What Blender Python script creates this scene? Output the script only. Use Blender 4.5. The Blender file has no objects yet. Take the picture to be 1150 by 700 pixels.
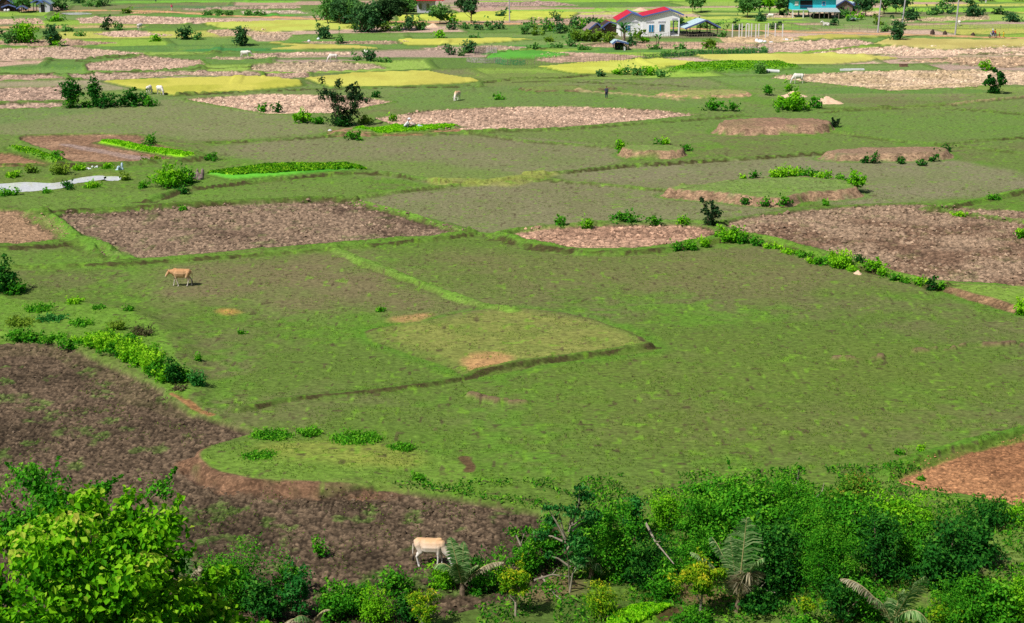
import bpy, math, random
import numpy as np
from math import radians as R, sin, cos, pi, atan2, sqrt
from mathutils import Vector, Matrix

scene = bpy.context.scene
col = scene.collection
# ---------------------------------------------------------------- camera
FPX, CW, CH, CAMH, YH = 1800.0, 1150.0, 700.0, 29.0, -127.0
TH = math.atan((CH/2 - YH)/FPX)
cam_d = bpy.data.cameras.new("camera"); cam = bpy.data.objects.new("camera", cam_d); col.objects.link(cam)
cam.location = (0, 0, CAMH); cam.rotation_euler = (pi/2 - TH, 0, 0)
cam_d.sensor_width = 36; cam_d.lens = FPX/CW*36; cam_d.clip_start = .5; cam_d.clip_end = 20000
scene.camera = cam

def G(px, py, z=0.0):
    """world ground point (height z) of a photo position"""
    u, v = px - CW/2, py - CH/2
    t = (CAMH - z)/(FPX*sin(TH) + v*cos(TH))
    return (t*u, t*(FPX*cos(TH) - v*sin(TH)))
def GA(pts, z=0.0): return np.array([G(p[0], p[1], z) for p in pts], float)
def S(py): return cos(TH)*(py - YH)/CAMH          # pixels per metre at that row
def srgb(r, g, b, k=1.0):
    f = lambda c: (c/255/12.92 if c/255 <= .04045 else ((c/255+.055)/1.055)**2.4)*k
    return (f(r), f(g), f(b))

# ---------------------------------------------------------------- numpy noise
def _hash(ix, iy, seed):
    h = (ix.astype(np.int64)*374761393 + iy.astype(np.int64)*668265263 + seed*1442695041) & 0xFFFFFFFF
    h = ((h ^ (h >> 13))*1274126177) & 0xFFFFFFFF
    h = ((h ^ (h >> 16))*2246822519) & 0xFFFFFFFF
    return ((h ^ (h >> 15)) & 0xFFFFFF)/float(0xFFFFFF)
def vnoise(x, y, seed=0):
    x = x + seed*17.13; y = y - seed*9.71
    ix, iy = np.floor(x), np.floor(y); fx, fy = x-ix, y-iy
    fx = fx*fx*(3-2*fx); fy = fy*fy*(3-2*fy)
    a = _hash(ix, iy, seed); b = _hash(ix+1, iy, seed); c = _hash(ix, iy+1, seed); d = _hash(ix+1, iy+1, seed)
    return (a*(1-fx)+b*fx)*(1-fy) + (c*(1-fx)+d*fx)*fy
def fbm(x, y, seed=0, o=3):
    s = 0; a = .5; n = 0
    ca, sa = cos(.6), sin(.6)
    for i in range(o):
        s = s + a*vnoise(x, y, seed+i*7); n += a; a *= .5
        x, y = 2.03*(x*ca - y*sa), 2.03*(x*sa + y*ca)
    return s/n
def sstep(a, b, v):
    t = np.clip((v-a)/(b-a), 0, 1); return t*t*(3-2*t)

def catmull(P, n=5, closed=True):
    P = np.asarray(P); m = len(P); out = []
    for i in range(m if closed else m-1):
        if closed: a, b, c, d = P[i-1], P[i], P[(i+1) % m], P[(i+2) % m]
        else: a, b, c, d = P[max(i-1, 0)], P[i], P[i+1], P[min(i+2, m-1)]
        for k in range(n):
            t = k/n
            out.append(.5*((2*b) + (c-a)*t + (2*a-5*b+4*c-d)*t*t + (3*b-a-3*c+d)*t**3))
    if not closed: out.append(P[-1])
    return np.array(out)
def seg_dist(X, Y, P, closed):
    """distance to polyline and offset in y from the nearest point"""
    best = np.full(X.shape, 1e18); dy = np.zeros(X.shape)
    m = len(P)
    for i in range(m if closed else m-1):
        a, b = P[i], P[(i+1) % m]; ab = b-a; L = ab@ab+1e-12
        t = np.clip(((X-a[0])*ab[0]+(Y-a[1])*ab[1])/L, 0, 1)
        ex, ey = X-(a[0]+t*ab[0]), Y-(a[1]+t*ab[1]); d2 = ex*ex+ey*ey
        k = d2 < best
        best[k] = d2[k]; dy[k] = ey[k]
    return np.sqrt(best), dy
def inside(X, Y, P):
    r = np.zeros(X.shape, bool); m = len(P)
    for i in range(m):
        x0, y0 = P[i]; x1, y1 = P[(i+1) % m]
        if y0 == y1: continue
        c = ((y0 > Y) != (y1 > Y)) & (X < (x1-x0)*(Y-y0)/(y1-y0)+x0)
        r ^= c
    return r

# ---------------------------------------------------------------- tagging
def tag(o, label=None, cat=None, group=None, kind=None):
    if label: o['label'] = label
    if cat: o['category'] = cat
    if group: o['group'] = group
    if kind: o['kind'] = kind
    return o
def empty(name, loc, rz=0.0, label=None, cat=None, group=None):
    o = bpy.data.objects.new(name, None); col.objects.link(o)
    o.empty_display_size = .3
    o.location = loc; o.rotation_euler = (0, 0, rz)
    return tag(o, label, cat, group)
KIDS = {}
def link(name, me, parent=None):
    o = bpy.data.objects.new(name, me); col.objects.link(o)
    if parent is not None:
        o.parent = parent; KIDS.setdefault(parent.name, []).append(o)
    return o
def copy_tree(o, parent=None):
    c = o.copy(); col.objects.link(c); c.parent = parent
    if parent is not None: KIDS.setdefault(parent.name, []).append(c)
    for ch in list(KIDS.get(o.name, [])): copy_tree(ch, c)
    return c

# ---------------------------------------------------------------- materials
def new_mat(name):
    m = bpy.data.materials.new(name); m.use_nodes = True
    nt = m.node_tree; nt.nodes.clear()
    return m, nt, nt.nodes, nt.links
def N(nt, typ, **kw):
    n = nt.nodes.new(typ)
    for k, v in kw.items():
        if k.startswith('i_'):
            key = k[2:]
            n.inputs[int(key) if key.isdigit() else key.replace('_', ' ')].default_value = v
        else: setattr(n, k, v)
    return n
_simple = {}
def simple(name, rgb, rough=.7, noise=.25, scale=3.0, metal=0.0, spec=.3):
    """painted / worn surface: base colour broken by two noises"""
    if name in _simple: return _simple[name]
    m, nt, nn, L = new_mat(name)
    out = N(nt, 'ShaderNodeOutputMaterial'); b = N(nt, 'ShaderNodeBsdfPrincipled')
    b.inputs['Roughness'].default_value = rough; b.inputs['Metallic'].default_value = metal
    b.inputs['Specular IOR Level'].default_value = spec
    g = N(nt, 'ShaderNodeNewGeometry')
    n1 = N(nt, 'ShaderNodeTexNoise', i_Scale=scale, i_Detail=5.0); L.new(g.outputs['Position'], n1.inputs['Vector'])
    mr = N(nt, 'ShaderNodeMapRange', i_From_Min=.3, i_From_Max=.7, i_To_Min=1-noise, i_To_Max=1+noise*.5)
    L.new(n1.outputs['Fac'], mr.inputs['Value'])
    mx = N(nt, 'ShaderNodeVectorMath', operation='SCALE'); mx.inputs[0].default_value = rgb
    L.new(mr.outputs['Result'], mx.inputs['Scale']); L.new(mx.outputs[0], b.inputs['Base Color'])
    L.new(b.outputs[0], out.inputs[0])
    _simple[name] = m; return m
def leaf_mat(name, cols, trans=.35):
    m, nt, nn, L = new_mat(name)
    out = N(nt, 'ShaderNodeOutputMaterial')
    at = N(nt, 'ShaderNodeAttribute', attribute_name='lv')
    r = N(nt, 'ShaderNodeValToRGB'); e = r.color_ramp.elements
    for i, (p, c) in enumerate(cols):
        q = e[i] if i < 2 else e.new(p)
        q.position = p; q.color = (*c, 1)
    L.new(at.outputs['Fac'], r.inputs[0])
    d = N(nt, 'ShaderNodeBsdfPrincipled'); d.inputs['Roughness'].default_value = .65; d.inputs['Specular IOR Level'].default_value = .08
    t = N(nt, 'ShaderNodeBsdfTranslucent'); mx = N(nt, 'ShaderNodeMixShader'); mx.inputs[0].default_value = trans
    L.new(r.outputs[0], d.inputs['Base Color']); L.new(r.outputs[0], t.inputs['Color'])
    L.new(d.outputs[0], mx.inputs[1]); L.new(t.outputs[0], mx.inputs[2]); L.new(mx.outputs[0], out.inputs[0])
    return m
def lm(name, *c, trans=.35):
    n = len(c); return leaf_mat(name, [(i/(n-1), srgb(*q)) for i, q in enumerate(c)], trans)
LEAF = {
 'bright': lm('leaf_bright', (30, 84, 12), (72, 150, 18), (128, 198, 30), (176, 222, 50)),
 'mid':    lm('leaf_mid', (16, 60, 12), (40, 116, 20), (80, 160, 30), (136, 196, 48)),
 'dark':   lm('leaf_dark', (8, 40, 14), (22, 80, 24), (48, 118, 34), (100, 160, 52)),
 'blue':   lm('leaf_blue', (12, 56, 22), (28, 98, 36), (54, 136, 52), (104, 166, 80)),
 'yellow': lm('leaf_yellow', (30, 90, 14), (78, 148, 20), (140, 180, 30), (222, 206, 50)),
 'lime':   lm('leaf_lime', (8, 44, 5), (30, 96, 8), (78, 156, 12), (140, 204, 26), (200, 200, 84), trans=.38),
 'hazed_mid': lm('leaf_hazed_mid', (48, 96, 50), (72, 126, 60), (106, 160, 76), (140, 186, 90)),  # mid leaves with distance haze put into the colour
 'hazed_dark': lm('leaf_hazed_dark', (34, 72, 48), (50, 96, 56), (76, 124, 68), (110, 152, 84)),  # dark leaves, paled the same way as painted haze
 'brown':  lm('leaf_brown', (90, 76, 60), (120, 104, 80), (96, 120, 60)),
 'dusk':   lm('leaf_dusk', (22, 48, 28), (44, 80, 42), (80, 110, 58)),
 'olive':  lm('leaf_olive', (60, 92, 24), (100, 140, 38), (150, 176, 60)),
 'red':    lm('leaf_reddish', (26, 84, 18), (60, 128, 26), (110, 160, 44), (168, 112, 58)),
 'frond':  lm('leaf_frond', (56, 108, 50), (112, 156, 84), (184, 204, 146)),
 'dry':    lm('leaf_dry', (110, 100, 78), (164, 154, 124), (206, 198, 170)),
 'lettuce': lm('leaf_lettuce', (90, 170, 14), (140, 214, 20), (180, 236, 50)),
}
BARK = simple('bark', srgb(120, 104, 86), .9, .4, 6)
BARKG = simple('bark_pale', srgb(150, 140, 124), .9, .35, 6)

# ---------------------------------------------------------------- mesh builder
class MB:
    def __init__(s): s.v = []; s.f = []
    def add(s, v, f):
        o = len(s.v); s.v += [tuple(p) for p in v]; s.f += [tuple(i+o for i in q) for q in f]
    def box(s, cx, cy, cz, sx, sy, sz, rz=0):
        ca, sa = cos(rz), sin(rz); vs = []
        for z in (-.5, .5):
            for x, y in ((-.5, -.5), (.5, -.5), (.5, .5), (-.5, .5)):
                X, Y = x*sx, y*sy
                vs.append((cx+X*ca-Y*sa, cy+X*sa+Y*ca, cz+z*sz))
        s.add(vs, [(3, 2, 1, 0), (4, 5, 6, 7), (0, 1, 5, 4), (1, 2, 6, 5), (2, 3, 7, 6), (3, 0, 4, 7)])
    def prism(s, pts, y0, y1):
        """polygon in (x, z), extruded along y"""
        n = len(pts)
        s.add([(x, y0, z) for x, z in pts]+[(x, y1, z) for x, z in pts],
              [tuple(range(n)), tuple(range(2*n-1, n-1, -1))]+[((i+1) % n, i, n+i, n+(i+1) % n) for i in range(n)])
    def tube(s, pts, rad, seg=6, caps=True):
        pts = [Vector(p) for p in pts]; n = len(pts)
        rs = rad if hasattr(rad, '__len__') else [rad]*n
        vs = []
        for i, p in enumerate(pts):
            d = (pts[min(i+1, n-1)]-pts[max(i-1, 0)]); d = d.normalized() if d.length > 1e-9 else Vector((0, 0, 1))
            a = d.cross(Vector((0, 0, 1)) if abs(d.z) < .9 else Vector((1, 0, 0))).normalized(); b = d.cross(a)
            for k in range(seg):
                t = 2*pi*k/seg; vs.append(p+(a*cos(t)+b*sin(t))*rs[i])
        f = [(i*seg+k, i*seg+(k+1) % seg, (i+1)*seg+(k+1) % seg, (i+1)*seg+k) for i in range(n-1) for k in range(seg)]
        if caps: f += [tuple(range(seg-1, -1, -1)), tuple((n-1)*seg+k for k in range(seg))]
        s.add(vs, f)
    def ball(s, c, r, seg=10, rings=6):
        r = r if hasattr(r, '__len__') else (r, r, r); vs = [(c[0], c[1], c[2]-r[2])]
        for i in range(1, rings):
            a = -pi/2+pi*i/rings
            for k in range(seg):
                t = 2*pi*k/seg; vs.append((c[0]+r[0]*cos(a)*cos(t), c[1]+r[1]*cos(a)*sin(t), c[2]+r[2]*sin(a)))
        vs.append((c[0], c[1], c[2]+r[2])); e = len(vs)-1
        f = [(0, 1+(k+1) % seg, 1+k) for k in range(seg)]
        for i in range(rings-2):
            for k in range(seg):
                f.append((1+i*seg+k, 1+i*seg+(k+1) % seg, 1+(i+1)*seg+(k+1) % seg, 1+(i+1)*seg+k))
        b = 1+(rings-2)*seg; f += [(b+k, b+(k+1) % seg, e) for k in range(seg)]
        s.add(vs, f)
    def cap(s, p0, r0, p1, r1, seg=10):
        p0, p1 = Vector(p0), Vector(p1); d = (p1-p0); L = max(d.length, 1e-5); d = d/L
        P = []; Rr = []
        for t in (-1, -.85, -.5, 0): P.append(p0+d*r0*t); Rr.append(max(r0*sqrt(max(1-t*t, 0)), r0*.05))
        for t in (0, .5, .85, 1): P.append(p1+d*r1*t); Rr.append(max(r1*sqrt(max(1-t*t, 0)), r1*.05))
        s.tube(P, Rr, seg)
    def mesh(s, name, mat, smooth=False):
        me = bpy.data.meshes.new(name); me.from_pydata(s.v, [], s.f); me.update()
        if mat: me.materials.append(mat)
        if smooth: me.polygons.foreach_set('use_smooth', [True]*len(me.polygons))
        return me
    def build(s, name, mat, parent=None, smooth=False):
        return link(name, s.mesh(name, mat, smooth), parent)

def np_mesh(name, V, F, mat, attrs=None, smooth=False):
    """V (n,3), F (m,k) same-size faces"""
    me = bpy.data.meshes.new(name); n, (m, k) = len(V), F.shape
    me.vertices.add(n); me.vertices.foreach_set('co', np.ascontiguousarray(V, np.float32).ravel())
    me.loops.add(m*k); me.loops.foreach_set('vertex_index', np.ascontiguousarray(F, np.int32).ravel())
    me.polygons.add(m); me.polygons.foreach_set('loop_start', np.arange(0, m*k, k, dtype=np.int32))
    try: me.polygons.foreach_set('loop_total', np.full(m, k, np.int32))
    except Exception: pass
    me.polygons.foreach_set('use_smooth', np.full(m, smooth))
    for a, (typ, dat) in (attrs or {}).items():
        at = me.attributes.new(a, typ, 'POINT')
        at.data.foreach_set('value' if typ == 'FLOAT' else 'color', np.ascontiguousarray(dat, np.float32).ravel())
    if mat: me.materials.append(mat)
    me.update(calc_edges=True); me.validate()
    return me

def remeshed(mb, name, mat, voxel, smooth=2):
    me = mb.mesh(name+'_src', None); o = bpy.data.objects.new(name+'_src', me); col.objects.link(o)
    r = o.modifiers.new('r', 'REMESH'); r.mode = 'VOXEL'; r.voxel_size = voxel; r.use_smooth_shade = True
    if smooth:
        s = o.modifiers.new('s', 'SMOOTH'); s.iterations = smooth; s.factor = .5
    dg = bpy.context.evaluated_depsgraph_get(); dg.update()
    out = bpy.data.meshes.new_from_object(o.evaluated_get(dg)); out.name = name
    bpy.data.objects.remove(o); bpy.data.meshes.remove(me)
    out.materials.clear(); out.materials.append(mat)
    out.polygons.foreach_set('use_smooth', [True]*len(out.polygons))
    return out
# ---------------------------------------------------------------- terrain grid (one height field, cut into ground and fields)
rowpx = np.concatenate([np.array([6000, 3500, 2300, 1700, 1350, 1150, 1000, 900, 840]), np.arange(790, -22, -.8),
                        np.array([-30, -40, -52, -64, -76, -86, -95, -103, -110, -116, -120, -122.5])])
YR = np.array([G(575, p)[1] for p in rowpx])
YR[:9] = np.linspace(2, YR[9]-1.5, 9)
cr = np.arange(-90, 1240.1, 1.1)
cratio = (cr-575)/FPX/cos(TH)
ext = np.array([.36, .4, .46, .54, .66, .85, 1.2, 2.0, 4.0])
cratio = np.concatenate([-ext[::-1]-.03, cratio, ext+.03])
XX = np.outer(YR, cratio); YY = np.repeat(YR[:, None], len(cratio), 1)
nr, nc = XX.shape
ZZ = np.zeros_like(XX)
CC = np.empty((nr, nc, 3)); MK = np.zeros((nr, nc, 3)); REG = np.zeros((nr, nc), np.int32)
C = lambda *a: np.array(srgb(*a))
AL = .86                                   # sunlit picture value -> base colour
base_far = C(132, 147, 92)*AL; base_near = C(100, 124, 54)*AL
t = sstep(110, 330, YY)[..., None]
CC[:] = base_near*(1-t)+base_far*t  # paler with distance, a slight haze put into the grass tone
px_size = np.maximum(YY/FPX, .01)
big = fbm(XX/14, YY/14, 3, 3); med = fbm(XX/3.2, YY/3.2, 11, 3); fine = vnoise(XX/.7, YY/.7, 21)
# patches where buffalo grass gives way to bare grey-brown soil
brn = C(118, 110, 80)*AL
w = (sstep(.47, .68, big*.6+med*.4)*.6)[..., None]
CC[:] = CC*(1-w)+brn*w
lush = C(98, 144, 44)*AL
w = (sstep(.52, .72, fbm(XX/6, YY/6, 31, 3)*.7+fine*.3)*.65)[..., None]
CC[:] = CC*(1-w)+lush*w
ZZ += (fbm(XX/9, YY/9, 5, 2)-.5)*.12 + (fine-.5)*.03

# distant patchwork of small paddies, each with its own tone
ca_, sa_ = cos(.16), sin(.16)
wx = XX+14*(fbm(XX/70, YY/70, 401, 2)-.5); wy = YY+26*(fbm(XX/60, YY/90, 402, 2)-.5)
uu, vv = (wx*ca_+wy*sa_), (-wx*sa_+wy*ca_)
row_ = np.floor(vv/17.0); uo = uu/38.0+_hash(row_, row_*0, 5)*3; cell = np.floor(uo)
hh_ = _hash(cell, row_, 9); h2_ = _hash(cell, row_, 19)
pal = np.array([C(*c)*AL for c in [(122,146,84),(108,142,72),(132,136,92),(150,178,84),(196,196,100),(118,152,76),(206,176,156),(190,164,148),(126,128,90),(106,136,68),(204,172,150),(152,186,76)]])
pw = pal[(hh_*len(pal)).astype(int).clip(0, len(pal)-1)]*(.9+.2*h2_)[..., None]
isoil = np.isin((hh_*len(pal)).astype(int), [6, 7, 10])
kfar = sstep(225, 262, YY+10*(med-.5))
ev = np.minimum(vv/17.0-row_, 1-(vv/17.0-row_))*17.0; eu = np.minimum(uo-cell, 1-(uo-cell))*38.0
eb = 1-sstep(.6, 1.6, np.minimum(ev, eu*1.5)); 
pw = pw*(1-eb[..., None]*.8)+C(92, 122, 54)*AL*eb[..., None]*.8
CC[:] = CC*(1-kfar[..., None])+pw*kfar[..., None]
MK[..., 0] = isoil*kfar*(1-eb); ZZ += kfar*(eb*.25)

def win(P, m):
    """index window of the grid around a polygon"""
    y0, y1 = P[:, 1].min()-m, P[:, 1].max()+m
    r = np.nonzero((YR >= y0) & (YR <= y1))[0]
    if not len(r): return None
    rr = slice(r[0], r[-1]+1)
    yy = np.maximum(YR[rr], 1); xm, xM = P[:, 0].min()-m, P[:, 0].max()+m
    lo = min((xm/yy).min(), (xm/yy).max()); hi = max((xM/yy).min(), (xM/yy).max())
    c = np.nonzero((cratio >= lo-.002) & (cratio <= hi+.002))[0]
    if not len(c): return None
    return rr, slice(c[0], c[-1]+1)
def sdist(P, m, jit, js=1.3, seed=1):
    wd = win(P, m)
    if wd is None: return None
    X, Y = XX[wd], YY[wd]
    d, dy = seg_dist(X, Y, P, True); d = np.where(inside(X, Y, P), d, -d)
    d = d + (fbm(X/js, Y/js, seed, 3)-.5)*2*jit
    return wd, X, Y, d, dy
REGINFO = [('ground', None)]
def mixc(wd, w, c):
    CC[wd] = CC[wd]*(1-w[..., None]) + np.asarray(c)*w[..., None]
def clods(X, Y, size, amp, seed):
    a = vnoise(X/size, Y/size, seed); b = vnoise(X/size*1.9+5, Y/size*1.9, seed+3)
    h = np.sqrt(np.abs(2*a-1))*.65 + np.abs(2*b-1)*.5
    return h*amp
seedc = [100]
def nseed(): seedc[0] += 13; return seedc[0]
def tint(pts, c, k=.7, soft=1.5, jit=1.0):
    P = catmull(GA(pts), 4); r = sdist(P, 6+soft, jit, 3.0, nseed())
    if r is None: return
    wd, X, Y, d, dy = r
    w = sstep(-soft, soft, d)*k*(.55+.9*fbm(X/4, Y/4, nseed(), 3))
    mixc(wd, np.clip(w, 0, 1), C(*c)*AL)
FIELDS = []
def soil(name, pts, c, c2=None, size=.5, amp=.15, sink=.12, rim=True, jit=.35, smooth=True, kind=1.0, z=0, bank=None, green=.0):
    P = GA(pts, z); fy = np.median(P[:, 1]); jit = jit*(1+1.0*float(sstep(180, 300, fy)))
    P = catmull(P, 4) if smooth and fy < 200 else P
    s = nseed(); r = sdist(P, 5, jit, 1.5 if fy < 200 else 5.0, s)
    if r is None: return
    wd, X, Y, d, dy = r
    pm = float(np.median(px_size[wd]))
    e = max(.15, pm*1.2)
    w = sstep(-e, e, d)
    if rim:
        rw = max(.55, 2.2*pm); ring = sstep(-rw*1.6, -rw*.9, d)*(1-sstep(-.1, .25, d))
        gcol = C(92, 132, 44)*AL
        mixc(wd, ring*.75*(vnoise(X/1.5, Y/1.5, s+2)*.6+.5).clip(0, 1), gcol)
        ZZ[wd] += ring*.16
        # worn earth edge on the inside of the bank
        eg = sstep(-.25*rw, .05, d)*(1-sstep(.35*rw, .8*rw, d))
    def ds(q): q = C(*q)*AL; return (q*.84+q.mean()*.16)*np.array([1.06, 1.0, .86])*.98
    c = ds(c); c2 = ds(c2) if c2 else c*.8
    n = fbm(X/5, Y/5, s+5, 3)[..., None]
    cc = c*(1-sstep(.4, .65, n)) + c2*sstep(.4, .65, n)
    if green > 0:
        g = (sstep(.60, .74, fbm(X/1.2, Y/1.2, s+6, 3))*green)[..., None]
        cc = cc*(1-g)+C(86, 120, 44)*AL*g
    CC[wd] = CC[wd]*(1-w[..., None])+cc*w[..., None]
    if rim: mixc(wd, eg*.55, C(64, 62, 38)*AL)
    MK[wd][..., 0] = np.maximum(MK[wd][..., 0]*(1-w), w*kind)
    MK[wd][..., 1] *= (1-w)
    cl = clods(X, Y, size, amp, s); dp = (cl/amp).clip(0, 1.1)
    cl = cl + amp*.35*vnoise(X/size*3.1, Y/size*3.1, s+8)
    fac = 1+(.46+1.0*sstep(.15, .85, dp)-1)*w*(1.0 if amp > .12 else .5)  # dry tops paler; hollows darkened in the colour to deepen their shade
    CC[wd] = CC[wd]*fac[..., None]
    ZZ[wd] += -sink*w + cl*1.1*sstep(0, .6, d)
    REGINFO.append((name, None)); i = len(REGINFO)-1
    q = REG[wd]; q[d > 0] = i
    FIELDS.append((P, tuple(c), size, amp))
def rice(name, pts, c, c2=None, h=.22, jit=.35, smooth=True):
    P = GA(pts); jit = jit*1.4
    s = nseed(); r = sdist(P, 6, jit, 5.0, s)
    if r is None: return
    wd, X, Y, d, dy = r
    pm = float(np.median(px_size[wd])); e = max(.2, pm*1.2)
    w = sstep(-e, e, d)
    rw = max(.6, 2.2*pm); ring = sstep(-rw*1.7, -rw*.9, d)*(1-sstep(-.1, .3, d))
    mixc(wd, ring*.75, C(82, 112, 42)*AL)
    c = C(*c)*AL; c2 = C(*c2)*AL if c2 else c*.85
    n = sstep(.38, .62, fbm(X/7, Y/7, s+5, 3))[..., None]
    CC[wd] = CC[wd]*(1-w[..., None])+(c*(1-n)+c2*n)*w[..., None]
    MK[wd][..., 1] = np.maximum(MK[wd][..., 1], w); MK[wd][..., 0] *= (1-w)
    ZZ[wd] += w*(h+.06*vnoise(X/.8, Y/.8, s))
    REGINFO.append((name, None)); q = REG[wd]; q[d > 0] = len(REGINFO)-1
def mound(name, pts, H, bw=.7, top=None, bank=(190, 150, 125), soilt=0.0, back=0, gap=.35, fade=False):
    P = catmull(GA(pts, H), 4); s = nseed(); r = sdist(P, bw+3, .22, 1.2, s)
    wd, X, Y, d, dy = r
    wv = bw*(.6+.8*vnoise(X/2.5, Y/2.5, s+1))
    H = H*.86; h = sstep(0, 1, (d+wv)/wv)*(.8+.4*fbm(X/2, Y/2, s+9, 3))
    if fade:                       # the knoll runs out into the pasture behind it
        ym, yM = P[:, 1].min(), P[:, 1].max(); q_ = 1-sstep(.45, 1., (Y-ym)/(yM-ym)); h = h*q_
        bx = P[:, 0].max(); h = h*(1-sstep(-5, 0, X-bx+2)*.9)
    ZZ[wd] = ZZ[wd]*(1-.3*h) + H*h
    bk = sstep(-wv*1.15, -wv*.9, d)*(1-sstep(-.12*bw, .18, d))
    bk *= 1-sstep(1-gap-.1, 1.1-gap, fbm(X/1.6, Y/1.6, s+3, 3))*.9
    if fade: bk = bk*sstep(.35, .7, q_)*(-dy > -.2)*(1-sstep(-4, 0, X-bx+2))
    tp = sstep(-.1, .2, d)*(q_*.7+.3 if fade else 1)
    if top: mixc(wd, (sstep(-.8, 1.2, d)*(.35+.9*fbm(X/1.7, Y/1.7, s+21, 3))).clip(0, .92) if 'dry' in name else tp*.9*(.75+.4*vnoise(X/1.4, Y/1.4, s+22)).clip(0, 1), C(*top)*AL)
    bc = C(*bank)*AL
    f = (.62+.75*vnoise(X/.5, Y/.8, s+6))[..., None]
    CC[wd] = CC[wd]*(1-bk[..., None])+bc*f*bk[..., None]
    MK[wd][..., 0] = np.maximum(MK[wd][..., 0]*(1-tp), np.maximum(bk, tp*soilt))
    g = sstep(-wv-1.4, -wv-.2, d)*(1-sstep(-wv-.2, -wv+.1, d)); mixc(wd, g*(0 if fade or bw > 1.5 else .6), C(90, 140, 40)*AL)
    REGINFO.append((name, None)); q = REG[wd]; q[d > -wv*.9] = len(REGINFO)-1
def bund(pts, w=.45, h=.3, c=(100, 140, 48), dark=.8, k=.85, z=0):
    P = catmull(GA(pts, z), 4, False); wd = win(P, 3)
    if wd is None: return
    s = nseed(); X, Y = XX[wd], YY[wd]
    d, dy = seg_dist(X, Y, P, False)
    pm = float(np.median(px_size[wd])); w = max(w, pm*1.6)
    h = h*.8; wv = w*(.5+1.0*fbm(X/1.8, Y/1.8, s, 2))
    hh = 1-sstep(.55, 1.25, d/wv)
    ZZ[wd] += hh*h*(.7+.5*vnoise(X/1.5, Y/1.5, s+1))
    mixc(wd, (1-sstep(.9, 1.7, d/wv))*k*(.6+.5*vnoise(X/1.1, Y/1.1, s+2)).clip(0, 1), C(*c)*AL)
    MK[wd][..., 0] *= (sstep(.9, 1.6, d/wv)); MK[wd][..., 1] *= sstep(.9, 1.6, d/wv)
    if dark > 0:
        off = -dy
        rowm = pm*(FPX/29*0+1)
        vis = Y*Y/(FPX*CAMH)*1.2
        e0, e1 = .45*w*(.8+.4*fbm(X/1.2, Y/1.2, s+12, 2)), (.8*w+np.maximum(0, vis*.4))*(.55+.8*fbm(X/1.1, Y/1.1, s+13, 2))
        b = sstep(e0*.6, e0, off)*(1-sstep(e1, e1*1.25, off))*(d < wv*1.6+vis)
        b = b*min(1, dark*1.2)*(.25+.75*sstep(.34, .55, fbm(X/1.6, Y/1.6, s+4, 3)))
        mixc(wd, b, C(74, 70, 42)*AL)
def road(name, pts, w, c, h=.1):
    P = catmull(GA(pts), 5, False); wd = win(P, 6); s = nseed(); X, Y = XX[wd], YY[wd]
    d, dy = seg_dist(X, Y, P, False); d = w/2-d + (vnoise(X/2, Y/2, s)-.5)*.8
    k = sstep(-.4, .4, d); mixc(wd, k, C(*c)*AL*1.0)
    MK[wd][..., 0] *= (1-k*.75); MK[wd][..., 1] *= (1-k); ZZ[wd] = ZZ[wd]*(1-k)+h*k
    g = sstep(-2.4, -.8, d)*(1-k); mixc(wd, g*.5, C(92, 124, 52)*AL)
    REGINFO.append((name, None)); q = REG[wd]; q[d > 0] = len(REGINFO)-1

# ---- grass paddies of different tone
DULL = (134, 130, 98)
tint([(395,228),(500,212),(600,203),(760,214),(880,224),(840,245),(700,256),(560,262),(520,258)], DULL, .8)
tint([(620,196),(780,182),(930,175),(1060,178),(1160,200),(1160,214),(970,230),(880,222),(745,212)], (138,132,104), .8)
tint([(385,152),(560,153),(690,166),(690,186),(600,198),(480,205),(240,170)], DULL, .75)
tint([(0,128),(170,112),(240,120),(350,136),(380,148),(230,158),(180,152),(0,150)], (134,136,96), .75)
tint([(560,150),(690,140),(800,138),(800,160),(700,158)], (120,130,80), .5)
tint([(700,125),(960,122),(1150,130),(1150,160),(1000,160),(930,140),(800,150)], (108,138,66), .6)
tint([(440,108),(560,96),(660,100),(800,118),(640,122),(480,124)], (108,140,70), .6)
tint([(200,295),(380,284),(470,318),(560,345),(440,352),(300,345),(200,330)], (124,116,82), .9, 4, 3)
tint([(480,290),(700,282),(900,290),(960,330),(700,330),(560,320)], (120,118,76), .75, 5, 4)
tint([(640,400),(900,380),(1100,420),(1100,500),(800,520),(650,480)], (104,122,54), .6, 5, 4)
tint([(0,215),(200,215),(400,200),(380,224),(200,234),(60,242)], (112,142,64), .6)
tint([(200,190),(430,180),(600,198),(500,204),(380,196),(240,204)], (112,140,62), .6)
tint([(0,280),(150,290),(300,283),(380,280),(200,296),(0,302)], (104,140,54), .7)
tint([(10,125),(180,108),(200,110),(0,140)], (104,136,70), .5)
tint([(210,520),(500,480),(620,560),(420,560)], (96,132,44), .5, 3, 2)
tint([(560,620),(660,640),(760,690),(560,710),(480,690)], (76,104,40), .8, 2, 1)
tint([(590,650),(640,640),(660,660),(620,676),(560,672)], (134,110,84), .9, .6, .5)
tint([(760,655),(830,650),(840,672),(770,676)], (120,96,70), .8, .6, .5)
tint([(1100,590),(1180,590),(1180,625),(1110,622)], (110,140,60), .8, 1, .5)
tint([(560,70),(680,66),(720,80),(600,96),(520,92)], (120,140,72), .6)
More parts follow.
